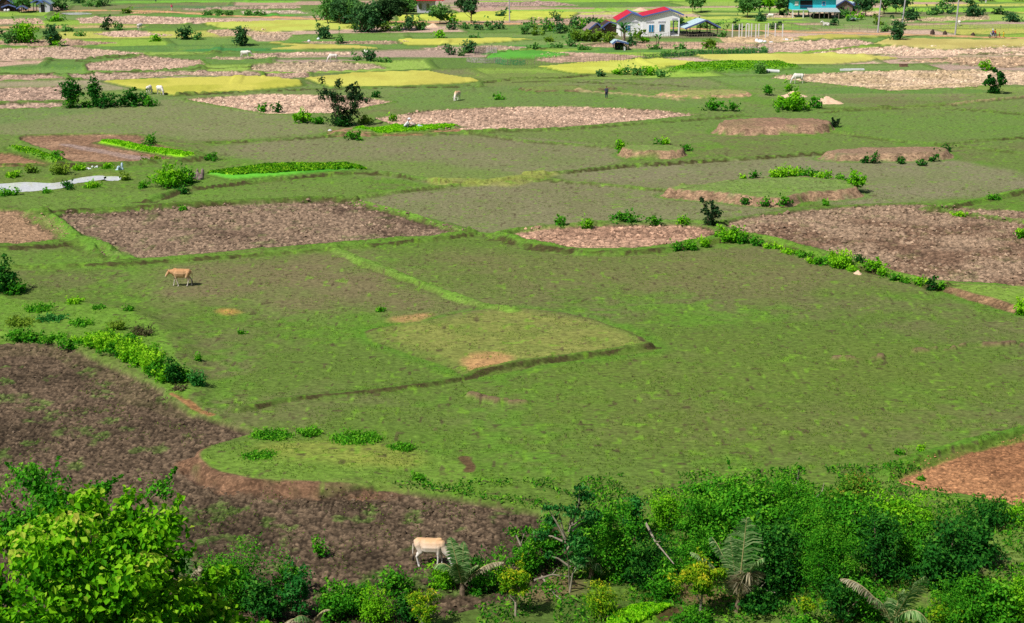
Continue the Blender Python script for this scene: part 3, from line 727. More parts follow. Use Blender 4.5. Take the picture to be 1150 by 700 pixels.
def crown_pts(rng, n, w, h, dpt, nclump, cr, z0=0.0, shape='round', core=.15):
    """clumps spread through an uneven envelope; leaves lie on the clumps"""
    q = rng.normal(size=(nclump, 3)); q /= np.linalg.norm(q, axis=1, keepdims=True)
    rad = rng.random(nclump)**.45
    c = q*rad[:, None]
    if shape == 'bush': c[:, 2] = np.abs(c[:, 2])*1.9-.95
    if shape == 'cone': 
        k = (1-(c[:, 2]+1)/2)*1.1+.2; c[:, 0] *= k; c[:, 1] *= k
    ph = rng.random(6)*6.28; az = np.arctan2(c[:, 1], c[:, 0])
    lob = 1+.22*np.sin(2*az+ph[0])+.16*np.sin(3*az+ph[1]+2*c[:, 2])+.12*np.sin(5*az+ph[2])+.15*np.sin(4*c[:, 2]+ph[3])
    c[:, :2] *= lob[:, None]; c[:, 2] *= 1+.22*np.sin(2*az+ph[4])
    c = c*np.array([w/2-cr*.6, dpt/2-cr*.6, h/2-cr*.6]).clip(.02)
    c += rng.normal(size=c.shape)*cr*.55
    pk = .4+rng.random(nclump); k = rng.choice(nclump, n, p=pk/pk.sum()); sz = (.45+1.0*rng.random(nclump)**1.5)*cr
    u = rng.normal(size=(n, 3)); u[:, 2] = u[:, 2]+.35; u /= np.linalg.norm(u, axis=1, keepdims=True)
    rr = (.35+.7*rng.random(n)**.7)*sz[k]; spr = rng.random(n) < .07; rr[spr] *= 1.25+.6*rng.random(spr.sum())
    P = c[k]+u*rr[:, None]*np.array([1.1, 1.1, .8])
    # leafy shoots that leave the outline
    ns_ = int(5+nclump*.35); q = rng.integers(0, nclump, ns_); dr = c[q]/np.linalg.norm(c[q], axis=1, keepdims=True).clip(.01)*.8+rng.normal(size=(ns_, 3))*.35; dr[:, 2] = np.abs(dr[:, 2])+.3
    ln = cr*(1.0+1.3*rng.random(ns_)); m_ = rng.random(n) < .10; si = rng.integers(0, ns_, m_.sum()); tt = rng.random(m_.sum())
    P[m_] = c[q[si]]+dr[si]*(ln[si]*tt)[:, None]+rng.normal(size=(m_.sum(), 3))*cr*.14*(1.1-tt)[:, None]
    P[:, 2] += z0+h/2
    P[:, 2] = np.maximum(P[:, 2], z0*.4+.03)
    nn = u+np.array([0, 0, .7])+rng.normal(size=u.shape)*.45
    lv = (.30*rng.random(n)+.34*rng.random(nclump)[k]+.22*((P[:, 2]-z0)/max(h, .1)).clip(0, 1)+.28*(u[:, 2]*.5+.5))*(.35+.65*(rr/sz[k]).clip(0, 1))  # paler young tops; inner leaves painted dark to stand for shade
    return P, nn, lv.clip(0, 1), c+np.array([0, 0, z0+h/2])
def make_plant(name, me_seed, w, h, leaf, n, pal, form, parent, dpt=None, trunk_h=None, asp=.55):
    """form: bush, tree, sparse, cone, weed, vine, sapling; adds the parts under parent"""
    rng = np.random.default_rng(me_seed); dpt = dpt or w
    mat = LEAF[pal]
    if form in ('bush', 'cone', 'vine'):
        cr = max(min(w, h)*.24, leaf*1.3); nc_ = int(min(60, max(6, 2.2*w*h/(cr*cr))))
        P, nn, lv, c = crown_pts(rng, n, w, h, dpt, nc_, cr, 0, 'bush' if form == 'bush' else ('cone' if form == 'cone' else 'round'))
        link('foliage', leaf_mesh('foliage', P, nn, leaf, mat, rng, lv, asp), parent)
        mb = MB()
        for i in range(min(7, nc_)):
            e = c[i]; mb.tube([(0, 0, -.1), (e[0]*.4, e[1]*.4, max(e[2]*.5, .1)), tuple(e)], [max(.02, .025*h), .018*h, .006*h], 5)
        mb.build('stem', BARK, parent)
    elif form in ('tree', 'sapling'):
        th = trunk_h if trunk_h is not None else h*.35
        ch = h-th; cr = max(min(w, ch)*(.2 if form == 'tree' else .17), leaf*1.2); nc_ = int(min(70, max(7, (1.9 if form == 'tree' else 1.0)*w*ch/(cr*cr))))
        P, nn, lv, c = crown_pts(rng, n, w, ch, dpt, nc_, cr, th, 'round')
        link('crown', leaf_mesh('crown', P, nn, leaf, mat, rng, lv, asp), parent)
        mb = MB(); r0 = max(.05, .022*h); lean = rng.normal(size=2)*.04*h
        top = (lean[0], lean[1], th*.95); mb.tube([(0, 0, -.2), (lean[0]*.3, lean[1]*.2, th*.5), top, (lean[0]*1.2, lean[1], th+ch*.4)], [r0*1.3, r0, r0*.8, r0*.3], 7)
        for i in range(min(9, nc_)):
            e = c[i]; z = th*(.6+.4*rng.random()); p0 = (lean[0]*z/th if th > .01 else 0, lean[1]*z/th if th > .01 else 0, z)
            m_ = [(p0[k]*.5+e[k]*.5)+rng.normal()*.04*w for k in range(3)]
            mb.tube([p0, m_, tuple(e)], [r0*.55, r0*.35, r0*.12], 5)
        mb.build('trunk', BARKG if form == 'sapling' else BARK, parent)
    elif form == 'sparse':
        mb = MB(); tips = []
        nb = 9
        for i in range(nb):
            a = rng.random()*2*pi; rr = (.25+.75*rng.random())*w/2; e = np.array([cos(a)*rr, sin(a)*rr*.8, h*(.35+.65*rng.random())])
            m_ = e*np.array([.35, .35, .5])+rng.normal(size=3)*.05*w
            mb.tube([(0, 0, -.1), tuple(m_), tuple(e)], [.03*h*.6, .018*h*.6, .006*h], 5)
            for k in range(3):
                f = m_+(e-m_)*(.3+.7*rng.random()); g = f+rng.normal(size=3)*.14*w; g[2] = max(g[2], .1)
                mb.tube([tuple(f), tuple(g)], [.008*h, .003*h], 4); tips += [g]
            tips += [e, e]
        mb.build('branches', BARK, parent)
        tips = np.array(tips); k = rng.integers(0, len(tips), n); u = rng.normal(size=(n, 3)); u /= np.linalg.norm(u, axis=1, keepdims=True)
        P = tips[k]+u*(rng.random(n)**.6)[:, None]*w*.11; P[:, 2] = P[:, 2].clip(.05)
        low = rng.random(n) < .25; P[low] = rng.normal(size=(low.sum(), 3))*np.array([.14*w, .12*w, .12*h])+np.array([0, 0, .16*h]); P[:, 2] = np.abs(P[:, 2])+.03
        link('foliage', leaf_mesh('foliage', P, u+np.array([0, 0, .5]), leaf, mat, rng, rng.random(n)*.8, asp), parent)
    elif form == 'weed':
        nb = max(6, n//14); a = rng.random(n)*2*pi; st = rng.integers(0, nb, n); sa_ = rng.random(nb)*2*pi; sr = rng.random(nb)**.6*w*.42
        sh = h*(.4+.6*rng.random(nb)); t = rng.random(n)
        P = np.stack([np.cos(sa_[st])*sr[st]*(.6+.5*t), np.sin(sa_[st])*sr[st]*dpt/w*(.6+.5*t), t*sh[st]], 1)+rng.normal(size=(n, 3))*leaf*.5
        P[:, 2] = np.abs(P[:, 2]); nn = np.stack([np.cos(a), np.sin(a), rng.random(n)+.4], 1)
        link('leaves', leaf_mesh('leaves', P, nn, leaf, mat, rng, (.25+.5*t+.25*rng.random(n)).clip(0, 1), asp), parent)
        mb = MB()
        for i in range(min(nb, 14)):
            x, y = cos(sa_[i])*sr[i], sin(sa_[i])*sr[i]*dpt/w; mb.tube([(0, 0, -.05), (x*.7, y*.7, sh[i]*.4), (x*1.1, y*1.1, sh[i])], [.014, .01, .005], 4)
        mb.build('stem', simple('green_stem', srgb(96, 120, 56), .8), parent)
def plant(px, py, wpx, hpx, form, pal, label, cat='bush', name=None, group=None, seed=None, leafk=1.0, nk=1.0, trunk=None, lift=0, asp=.55, d=None):
    """place a plant whose visible foot is at a photo position; wpx, hpx its size there"""
    x, y, z = at(px, py); s = S(py); s = (FPX/y)*1.0 if y > 1 else s
    w = wpx/s; el = math.atan2(CAMH, y)
    hh = hpx/s/cos(el); dd = (d or 1.0)*w
    h = sqrt(max(hh*hh-(dd*math.tan(el))**2*.55, (.6*hh)**2))
    y2 = y+dd*.32 if form in ('bush', 'tree', 'vine', 'weed') and trunk is None else y
    x2 = x*y2/y
    if y > 250: pal = {'mid': 'hazed_mid', 'dark': 'hazed_dark', 'blue': 'hazed_mid'}.get(pal, pal)  # distant crowns switch to haze-tinted leaf colours
    nm = name or {'bush': 'bush', 'tree': 'tree', 'sapling': 'sapling', 'cone': 'conifer_shrub', 'sparse': 'sparse_shrub', 'weed': 'weed', 'vine': 'vine'}[form]
    seed = seed if seed is not None else int(px*13+py*7) % 99991
    e = empty(nm, (x2, y2, zat(x2, y2)-.03+lift), (seed % 628)/100.0 if form != 'vine' and d is None else 0, label, cat, group)
    leaf = max(.085, 3.3/s)*leafk
    n = int(min(16000, max(120, wpx*hpx*(1.15 if form != 'sparse' else .5)/(leafk**2)*nk)))
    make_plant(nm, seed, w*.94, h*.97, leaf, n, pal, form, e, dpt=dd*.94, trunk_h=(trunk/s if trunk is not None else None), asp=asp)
    return e

MW = 'shrubs along the far edge of the lens-shaped field'
for px, w, h, f, lab in [(628,18,9,'bush','low leafy shrub at the left end of the row behind the pink lens-shaped field'),
                         (659,15,13,'bush','upright airy shrub second in the row behind the pink lens-shaped field'),
                         (702,38,12,'bush','widest rounded dark green shrub behind the pink lens-shaped field'),
                         (735,17,11,'bush','squarish shrub just right of the widest one behind the lens-shaped field'),
                         (765,17,10,'bush','pale green shrub nearest the dark sapling behind the lens-shaped field')]:
    plant(px, 254, w, h, f, 'bright' if px in (765, 659) else 'mid', lab, group=MW)
plant(797, 253, 28, 30, 'sparse', 'dusk', 'dark gaunt sapling between the lens-shaped field and the big ploughed field', 'sapling', 'sapling', nk=2.2)
plant(820, 274, 38, 19, 'bush', 'bright', 'broad bright bush at the corner where two ploughed fields meet')
plant(851, 277, 16, 10, 'bush', 'mid', 'small bush on the bank right of the broad bright corner bush')
plant(777, 277, 22, 14, 'weed', 'mid', 'tuft of leafy stems on the bank below the lens-shaped field', 'weed')
BK = 'bushes along the bank of the big ploughed field'
plant(889, 287, 34, 7, 'weed', 'bright', 'low strip of weeds high on the bank beside the big ploughed field', 'weed', group=BK)
plant(943, 303, 32, 22, 'weed', 'bright', 'tallest bright bush with upright shoots on the ploughed field bank', group=BK, nk=1.8)
plant(963, 297, 8, 14, 'cone', 'dark', 'thin dark shrub standing behind the tall bright bush on the bank', group=BK)
plant(981, 308, 26, 14, 'bush', 'bright', 'round bright bush right of the sandy clod on the bank', group=BK)
plant(1005, 316, 16, 10, 'bush', 'mid', 'small bush between the round bright one and the dark tuft on the bank', group=BK)
plant(1045, 323, 18, 16, 'sparse', 'dark', 'dark wispy tuft at the lower end of the ploughed field bank', group=BK, nk=2)
plant(915, 297, 26, 8, 'weed', 'bright', 'low lime weeds between the two bushes on the sloping bank', 'weed', group=BK)
for i, (px, py, w, h, f, pal) in enumerate([(835,275,26,11,'bush','mid'),(868,281,26,8,'weed','bright'),(903,290,26,8,'weed','mid'),(925,299,22,10,'bush','mid'),(958,306,18,9,'weed','bright'),(992,312,18,8,'bush','bright'),(1018,319,20,7,'weed','mid'),(1033,322,14,9,'bush','bright'),(1056,327,16,8,'weed','mid'),(762,278,18,9,'bush','mid'),(791,277,20,12,'weed','bright')]):
    plant(px, py, w, h, f, pal, ['low bush right under the broad corner bush','weeds between the two upper bushes of the bank','weeds halfway down the sloping bank','green bush touching the tallest bright one on the left','weeds at the foot of the thin dark shrub','small bush right against the round bright bush','thin weeds right of the small bank bushes',
        'small bright bush left of the dark wispy tuft','weeds right of the dark wispy tuft','small bush at the lower right rim of the lens-shaped field','leafy weeds left of the broad corner bush'][i], 'bush' if f == 'bush' else 'weed', group=BK)
plant(1148, 268, 22, 14, 'bush', 'bright', 'bright bush at the right edge inside the big ploughed field')
plant(1147, 349, 20, 22, 'weed', 'bright', 'leafy shrub on the raised grass bank at the right edge')
plant(1078, 244, 40, 5, 'weed', 'bright', 'long low weeds along the bank above the big ploughed field', 'weed', d=.3)
plant(1115, 222, 24, 5, 'weed', 'mid', 'short row of weeds on the paddy bank near the right edge', 'weed', d=.3)
# mounds
plant(697, 172, 18, 18, 'bush', 'bright', 'round bright bush at the left foot of the small grassy mound', lift=0)
plant(741, 163, 20, 5, 'bush', 'mid', 'flat dark bush on the rear edge of the small grassy mound')
plant(748, 163, 6, 8, 'weed', 'bright', 'single upright weed on the small grassy mound', 'weed')
plant(770, 170, 8, 5, 'bush', 'mid', 'small tuft at the right end of the small grassy mound')
MG = 'shrubs around the large grassy mound'
for a in [(834,202,9,6,'weed','bright','first small tuft behind the left part of the large grassy mound'), (849,201,11,9,'bush','mid','small round shrub behind the large grassy mound left of the tall weeds'),
          (877,200,22,14,'weed','bright','tallest thin leafy weeds on the rear edge of the large grassy mound'), (897,200,20,9,'bush','bright','low yellow-green shrub on the middle of the mound rear edge'),
          (912,202,18,12,'bush','mid','bushy shrub with a dark foot on the mound rear edge'), (929,203,16,11,'bush','bright','shrub just left of the thin upright one on the mound rear edge'),
          (943,204,9,10,'weed','mid','thin upright shrub near the right end of the large grassy mound'), (868,200,14,9,'weed','bright','thin weeds left of the tallest leafy ones on the large mound'), (888,200,18,12,'weed','bright','leafy weeds between the tallest ones and the low yellow-green shrub'), (905,202,16,9,'bush','mid','bush filling the middle of the mound rear row'), (921,203,16,10,'weed','bright','weeds between the two right shrubs of the mound rear row'), (951,208,16,11,'bush','mid','bush beside the biggest overhanging shrub of the large mound'),
          (961,214,24,22,'bush','bright','biggest shrub hanging over the right end of the large grassy mound'),
          (882,224,18,10,'bush','mid','dark shrub on the earth face in front of the large grassy mound'), (860,223,8,8,'bush','mid','small tuft growing from the pink bank of the large mound'),
          (837,222,7,7,'weed','dark','dark tuft low on the left bank of the large mound'), (928,222,8,6,'weed','mid','weed at the foot of the large mound near its right shrub')]:
    plant(*a[:6], a[6], group=MG)
for a in [(972,177,6,7,'first dark tuft from the left on the second reddish mound'), (982,177,8,8,'second wider tuft on the reddish mound bank'), (1014,177,6,8,'narrow tuft near the middle of the reddish mound bank'),
          (1037,178,7,6,'low tuft right of the middle on the reddish mound bank'), (1049,175,6,6,'tuft high on the reddish mound bank near its right end'), (1062,171,8,7,'wispy dark shrub at the right end of the second reddish mound')]:
    plant(a[0], a[1], a[2], a[3], 'bush', 'dark', a[4], group='tufts on the second reddish mound')
plant(937, 143, 12, 10, 'sparse', 'dusk', 'dead looking shrub at the right end of the bare reddish mound', nk=3)
plant(801, 125, 20, 13, 'bush', 'mid', 'pointed bush left of the bushes by the sand piles')
plant(823, 126, 18, 8, 'bush', 'mid', 'low bush between the pointed bush and the sand piles')
plant(888, 126, 50, 22, 'bush', 'bright', 'widest bright bush in front of the two sand piles', nk=1.4)
plant(915, 122, 18, 12, 'bush', 'mid', 'dark lower bush joined to the wide one by the sand piles')
plant(862, 108, 14, 10, 'bush', 'mid', 'small bush behind and left of the first sand pile')
plant(884, 103, 14, 7, 'bush', 'bright', 'small bright bush touching the back of the first sand pile')
plant(1117, 105, 26, 24, 'sparse', 'dark', 'spiky dark shrub at the edge of the pale stubble on the right', nk=4)
plant(1109, 80, 18, 11, 'bush', 'bright', 'rounded bright bush among ploughed strips on the right')
plant(854, 79, 12, 14, 'weed', 'mid', 'upright shrub beside the bright green strip', nk=1.5)
plant(676, 86, 12, 5, 'bush', 'dark', 'dark low clump at the left end of the row by the yellow field')
YB = 'bushes at the corner of the yellow field'
for a in [(693,84,9,7,'small leafy bush second in the row at the yellow field corner'), (704,84,12,7,'rounded bush in the middle of the row at the yellow field corner'), (716,85,14,11,'tall bush in the row at the yellow field corner'),
          (729,85,18,11,'widest light bush at the right of the row at the yellow field corner'), (742,87,14,6,'low trailing bush ending the row at the yellow field corner')]:
    plant(a[0], a[1], a[2], a[3], 'bush', 'bright' if a[0] in (729, 693) else 'mid', a[4], group=YB)
plant(560, 112, 6, 4, 'bush', 'mid', 'tiny tuft by the sandy path in the pasture')
# left and middle
LT = 'clump of trees and bushes on the left'
plant(82, 121, 26, 33, 'tree', 'dark', 'dark round tree at the left end of the clump on the far left', 'tree', group=LT, trunk=4)
plant(107, 120, 13, 33, 'cone', 'dark', 'narrow spire-like tree second in the left clump', 'tree', 'tree', group=LT, nk=1.5)
plant(123, 122, 42, 17, 'bush', 'dark', 'low dark bush in the middle of the left clump', group=LT)
plant(151, 120, 32, 21, 'bush', 'dark', 'dome-shaped dark bush near the right end of the left clump', group=LT)
plant(166, 120, 18, 13, 'bush', 'mid', 'lighter low bush closing the right end of the left clump', group=LT)
plant(80, 122, 16, 12, 'bush', 'mid', 'light green bush under the dark round tree in the left clump', group=LT)
plant(98, 121, 12, 8, 'bush', 'mid', 'low bush between the round tree and the spire-like tree', group=LT)
plant(12, 49, 18, 19, 'bush', 'mid', 'paler rounded tree left of the largest far left tree', 'tree')
plant(28, 49, 34, 24, 'bush', 'bright', 'largest rounded tree near the far left edge', 'tree', nk=1.4)
plant(60, 52, 22, 24, 'cone', 'dark', 'dark pointed tree right of the largest rounded one', 'tree', 'tree', nk=1.7)
plant(66, 53, 12, 10, 'bush', 'bright', 'bright bush at the foot of the dark pointed tree')
plant(-2, 42, 14, 12, 'bush', 'dark', 'tree cut by the left edge of the view', 'tree')
plant(120, 34, 9, 10, 'cone', 'dusk', 'small dark pointed shrub on a pale strip', 'bush', nk=2)
plant(133, 34, 9, 8, 'bush', 'mid', 'small round bush right of the dark pointed shrub')
plant(62, 24, 20, 6, 'bush', 'bright', 'flat light bush by the far pond')
plant(75, 36, 14, 5, 'bush', 'mid', 'low bush on the verge right of the pointed tree')
plant(90, 41, 18, 4, 'weed', 'mid', 'thin line of weeds on the verge', 'weed')
plant(208, 45, 17, 15, 'bush', 'dark', 'dark bushy tree standing alone left of the tree on a mound', 'tree', nk=1.6)
plant(220, 45, 12, 7, 'bush', 'mid', 'low bush leaning on the lone dark bushy tree')
plant(176, 47, 16, 5, 'bush', 'bright', 'yellowish flat bush left of the lone dark tree')
plant(272, 52, 15, 21, 'bush', 'dark', 'dark tree on a small pale earth mound', 'tree', nk=1.6, lift=.3)
plant(364, 44, 18, 15, 'bush', 'dark', 'compact dark tree on a bright green strip', 'tree', nk=1.6)
plant(380, 48, 7, 5, 'bush', 'mid', 'tiny bush right of the compact dark tree')
plant(416, 69, 11, 15, 'bush', 'dark', 'small dark tree beside the half hidden cow', 'tree', nk=1.6)
plant(399, 68, 7, 5, 'bush', 'mid', 'tiny bush left of the half hidden cow')
plant(432, 69, 30, 4, 'weed', 'mid', 'line of weeds right of the small dark tree', 'weed', d=.3)
plant(383, 141, 52, 44, 'sparse', 'dusk', 'bare branched shrub with few leaves at the edge of the pink field', nk=1.6, leafk=.9)
plant(400, 112, 24, 16, 'sparse', 'dusk', 'second leafless shrub behind the large bare branched one', nk=2)
plant(385, 143, 24, 12, 'bush', 'dark', 'low dark bush around the foot of the bare branched shrub')
plant(340, 139, 26, 15, 'bush', 'bright', 'bright bush left of the bare branched shrub')
plant(358, 140, 18, 9, 'bush', 'mid', 'green bush between the bright one and the bare branched shrub')
plant(409, 140, 20, 8, 'bush', 'olive', 'brownish scrub right of the bare branched shrub')
plant(397, 158, 20, 11, 'bush', 'mid', 'rounded bush below the farmer bed')
plant(422, 110, 7, 6, 'bush', 'dark', 'very small dark bush on the pink field')
plant(297, 126, 6, 10, 'bush', 'mid', 'thin shrub left of its twin under the pink field')
plant(311, 127, 8, 8, 'bush', 'dark', 'darker low shrub right of the thin one under the pink field')
plant(442, 137, 10, 5, 'bush', 'bright', 'small bush behind the farmer')
plant(190, 213, 46, 27, 'bush', 'bright', 'large loose bright bush by the pond', nk=1.4)
plant(212, 207, 22, 19, 'bush', 'mid', 'greener half of the bush pair beside the grey heap')
plant(208, 219, 16, 9, 'bush', 'dark', 'small dark bush in front of the large pond bush')
plant(168, 163, 12, 12, 'bush', 'mid', 'small bush at the upper end of the lettuce bed')
plant(237, 181, 14, 10, 'bush', 'mid', 'small bush above the round leaf vegetable bed')
plant(64, 178, 8, 6, 'bush', 'mid', 'tuft at the lower end of the vegetable strip')
for a in [(36,195,16,10,'bush','olive','olive scrub on the far shore of the pond'), (68,197,30,14,'weed','olive','pale reed clump behind the pond'), (14,200,24,9,'weed','bright','yellow-green reeds left behind the pond'),
          (77,213,18,9,'bush','dark','dark bush on the near shore of the pond'), (104,212,24,8,'weed','bright','tall grass right of the dark shore bush'), (10,221,34,9,'weed','mid','rank grass at the lower left pond shore'),
          (50,218,20,5,'weed','mid','low plants on the near shore between grass and dark bush'), (141,203,14,10,'weed','olive','grey-green weeds right of the pond'), (120,197,22,6,'weed','bright','fresh weeds between the two parts of the pond'),
          (170,183,30,6,'weed','olive','weeds under the lower end of the lettuce bed'), (90,192,26,8,'weed','bright','yellowish reeds at the pond top'), (160,212,20,8,'weed','mid','weeds left of the large pond bush'),
          (205,232,10,4,'weed','mid','small tuft below the pond bushes')]:
    plant(*a[:6], a[6], 'weed' if a[4] == 'weed' else 'bush', group='plants around the pond')
# left edge and the strip of scrub above the dark field
plant(6, 331, 34, 44, 'bush', 'dark', 'dark tall bush at the left edge of the middle ground', nk=1.3)
plant(20, 332, 34, 16, 'bush', 'mid', 'lighter leafy skirt right of the dark tall left bush')
SG = 'scrub on the bank above the dark ploughed field'
for a in [(20,385,30,14,'bush','mid','low bush at the left end of the bank above the dark field'), (60,388,40,9,'weed','mid','thin weeds on the bank beside the pale path'), (95,386,34,10,'weed','bright','bright weeds at the start of the scrub'),
          (122,397,44,24,'weed','bright','bright leafy shrub at the upper end of the scrub strip'), (148,408,46,28,'weed','bright','middle tangle of bright leaves in the scrub strip'),
          (172,421,40,30,'weed','bright','light green shrub low in the scrub strip'), (196,432,26,32,'bush','dark','darkest shrub at the lower end of the scrub strip'), (186,430,30,20,'bush','bright','bright bush left against the darkest scrub shrub'),
          (222,435,26,20,'weed','blue','pale bluish weeds right of the darkest scrub shrub'), (203,440,22,8,'weed','brown','dry brown weeds under the scrub strip'), (160,378,34,12,'weed','brown','dry purplish bush behind the scrub strip'),
          (60,362,50,8,'weed','blue','bluish ground plants on the upper left bank'), (85,342,26,9,'weed','bright','light bush on the upper edge of the left bank'), (110,348,20,5,'weed','mid','small tuft right of the light bush on the left bank'),
          (145,350,12,7,'weed','mid','lone tuft on the upper right of the left bank'), (130,372,30,12,'weed','olive','olive shrub just behind the bright scrub')]:
    plant(*a[:6], a[6], 'weed' if a[4] == 'weed' else 'bush', group=SG, nk=1.2)
for i, (px, py, w, h, f, pal) in enumerate([(35,386,36,12,'bush','mid'),(78,389,34,11,'bush','mid'),(108,392,34,16,'bush','bright'),(135,402,36,20,'bush','mid'),(160,414,36,22,'bush','bright'),(178,424,34,24,'bush','mid'),
        (208,430,24,18,'bush','mid'),(120,384,36,14,'weed','mid'),(145,392,36,16,'bush','mid'),(168,402,30,16,'weed','mid'),(45,352,50,10,'weed','mid'),(25,368,50,10,'weed','olive'),(90,368,40,9,'weed','mid')]):
    plant(px, py, w, h, f, pal, ['low mounded bush near the left end of the dark field bank','second low mounded bush of the dark field bank','bright bush under the start of the scrub strip','green bush where the scrub strip widens','yellowish bush in the middle of the scrub strip','bush left below the darkest scrub shrub',
        'small bush right of the darkest scrub shrub','tall weeds behind the widening scrub strip','green bush behind the bright leafy shrub','weeds on the pasture side of the scrub strip','long low weeds on top of the left bank','olive weeds left on top of the bank','weeds in the middle of the left bank'][i], 'bush' if f == 'bush' else 'weed', group=SG, nk=1.2)
for a in [(271,376,10,5,'mid','small dark green tuft alone in the left pasture'), (222,406,7,9,'mid','thin seedling right of the scrub strip'), (305,495,66,9,'mid','low creeping weeds at the top of the grass knoll'),
          (348,491,40,11,'mid','thickest part of the creeping weeds on the grass knoll'), (400,500,84,12,'mid','creeping weeds trailing right across the grass knoll'), (452,507,50,8,'mid','last patch of creeping weeds on the knoll'),
          (290,517,56,7,'mid','thin weeds along the middle of the knoll'), (470,540,20,8,'mid','weeds above the broken red bank'), (428,351,12,5,'mid','small round tuft beside the bare pink patch'),
          (860,511,12,6,'mid','low dark weed near the brown field corner'), (885,508,10,10,'bright','bright weed near the brown field corner'), (825,540,10,4,'mid','tuft in the grass above the thicket')]:
    if a[0] > 820 and a[1] > 500: a = (a[0]+150 if a[0] != 825 else 1035, a[1])+a[2:]
    plant(a[0], a[1], a[2], a[3], 'weed', a[4], a[5], 'weed', d=.8, nk=2.0)
# ---------------------------------------------------------------- distant trees
FT = 'trees around the red roofed house'
for a in [(368,26,16,28,'mid','leftmost small tree of the distant grove'), (382,27,20,30,'dark','second tree of the distant grove, dark and dense'), (398,27,20,30,'mid','third tree of the distant grove, paler'),
          (412,36,28,36,'dark','tallest dark tree at the front of the distant grove'), (455,16,20,20,'mid','tree left of the red roofed house')]:
    plant(a[0], a[1], a[2], a[3], 'tree', a[4], a[5], 'tree', group=FT, trunk=5, nk=1.5)
for a in [(374,24,30,26,'mid','round crown low in the left of the grove'), (392,26,30,28,'dark','round crown low in the middle of the grove'), (410,37,36,34,'dark','dense dark crown reaching the ground at the grove front'), (424,28,34,26,'dark','dark crown between the two tallest grove trees'),
          (384,10,40,16,'mid','high crown at the top of the grove'), (440,16,44,18,'dusk','wide grey-green crown high in the grove'), (462,14,24,16,'mid','crown left behind the red roofed house')]:
    plant(a[0], a[1], a[2], a[3], 'bush', a[4], a[5], 'tree', 'tree', group=FT, nk=1.5)
plant(436, 34, 38, 38, 'tree', 'dusk', 'grey-green spreading tree with a bare trunk right of the tallest grove tree', 'tree', group=FT, trunk=14, nk=1.8)
plant(494, 27, 28, 20, 'tree', 'mid', 'flat crowned small tree in front of the red roofed house', 'tree', group=FT, trunk=7, nk=1.8)
plant(507, 27, 15, 11, 'bush', 'bright', 'bright round bush right of the flat crowned tree')
plant(529, 26, 17, 30, 'tree', 'dark', 'tall narrow tree right of the bright round bush', 'tree', group=FT, trunk=9, nk=1.8)
plant(518, 14, 16, 16, 'tree', 'dusk', 'hazy tree behind the bright round bush', 'tree', trunk=4)
for a in [(398,33,12,9,'olive','pale bush left of the tallest grove tree'), (459,35,18,16,'dark','dark bush between the spreading tree and the sand heap'), (473,34,14,12,'mid','leafy bush just left of the pale sand heap'),
          (432,36,20,8,'olive','grey scrub below the spreading tree'), (447,36,14,6,'mid','low scrub right of the spreading tree trunk'), (508,34,9,9,'dark','dark little bush right of the sand heap'), (523,33,7,6,'mid','smallest bush of the roadside row'),
          (536,34,10,7,'dark','dark bush in the roadside row'), (548,34,10,6,'mid','light bush in the roadside row'), (561,33,12,7,'dark','last dark bush of the roadside row'), (494,43,9,6,'bright','pale bush in the green strip'),
          (533,43,10,5,'mid','flat bush right of the pale one in the green strip'), (564,18,8,4,'dark','dark bush on the far yellow field')]:
    plant(a[0], a[1], a[2], a[3], 'bush', a[4], a[5])
plant(505, 62, 9, 11, 'bush', 'dark', 'dark shrub left of the stick fence')
plant(518, 63, 10, 8, 'bush', 'mid', 'low round shrub left of the stick fence')
plant(527, 60, 14, 15, 'bush', 'dark', 'tallest shrub at the corner of the stick fence', nk=1.5)
NG = 'young trees in the nursery left of the white house'
for i, a in enumerate([(589,38,10,12,'mid'), (595,31,11,6,'mid'), (613,36,7,15,'mid'), (621,35,7,9,'bright'), (626,24,9,8,'dark'), (628,38,7,18,'dark'), (635,36,7,7,'mid'), (643,32,6,14,'dark'), (648,33,8,9,'mid'), (655,32,6,8,'bright'),
                       (664,34,13,16,'dark'), (676,30,9,10,'bright'), (603,40,9,8,'olive'), (640,44,10,8,'mid'), (617,46,10,6,'olive')]):
    LB = ['bushy young tree left in the nursery', 'flat topped sapling behind the nursery', 'slim young tree in front of the orange earth', 'small bright sapling right of the slim one', 'round tree behind the nursery',
          'tallest dark column of the nursery', 'short sapling right of the tallest nursery tree', 'dark slim tree in the nursery middle', 'light sapling beside the dark slim tree', 'bright sapling near the thatched hut',
          'dark broad tree behind the thatched hut', 'bright round tree between hut and white house', 'olive bush at the lower left of the nursery', 'bush at the lower right of the nursery', 'low olive bush under the slim young tree']
    plant(a[0], a[1], a[2], a[3], 'bush', a[4], LB[i], 'tree', 'tree', group=NG)
for i, x in enumerate((648, 660, 672, 684)):
    plant(x, 47, 17, 12, 'bush', 'olive', ['hedge bush at the left end before the white house', 'second hedge bush before the white house', 'third hedge bush under the thatched hut', 'hedge bush left of the banana clump'][i], 'bush', group='hedge before the white house', nk=1.3)
plant(717, 43, 18, 9, 'bush', 'olive', 'hedge bush against the white wall right of the banana clump')
plant(641, 52, 12, 8, 'bush', 'mid', 'bright bush below the hedge')
plant(725, 48, 7, 6, 'bush', 'bright', 'small bush by the white wall')
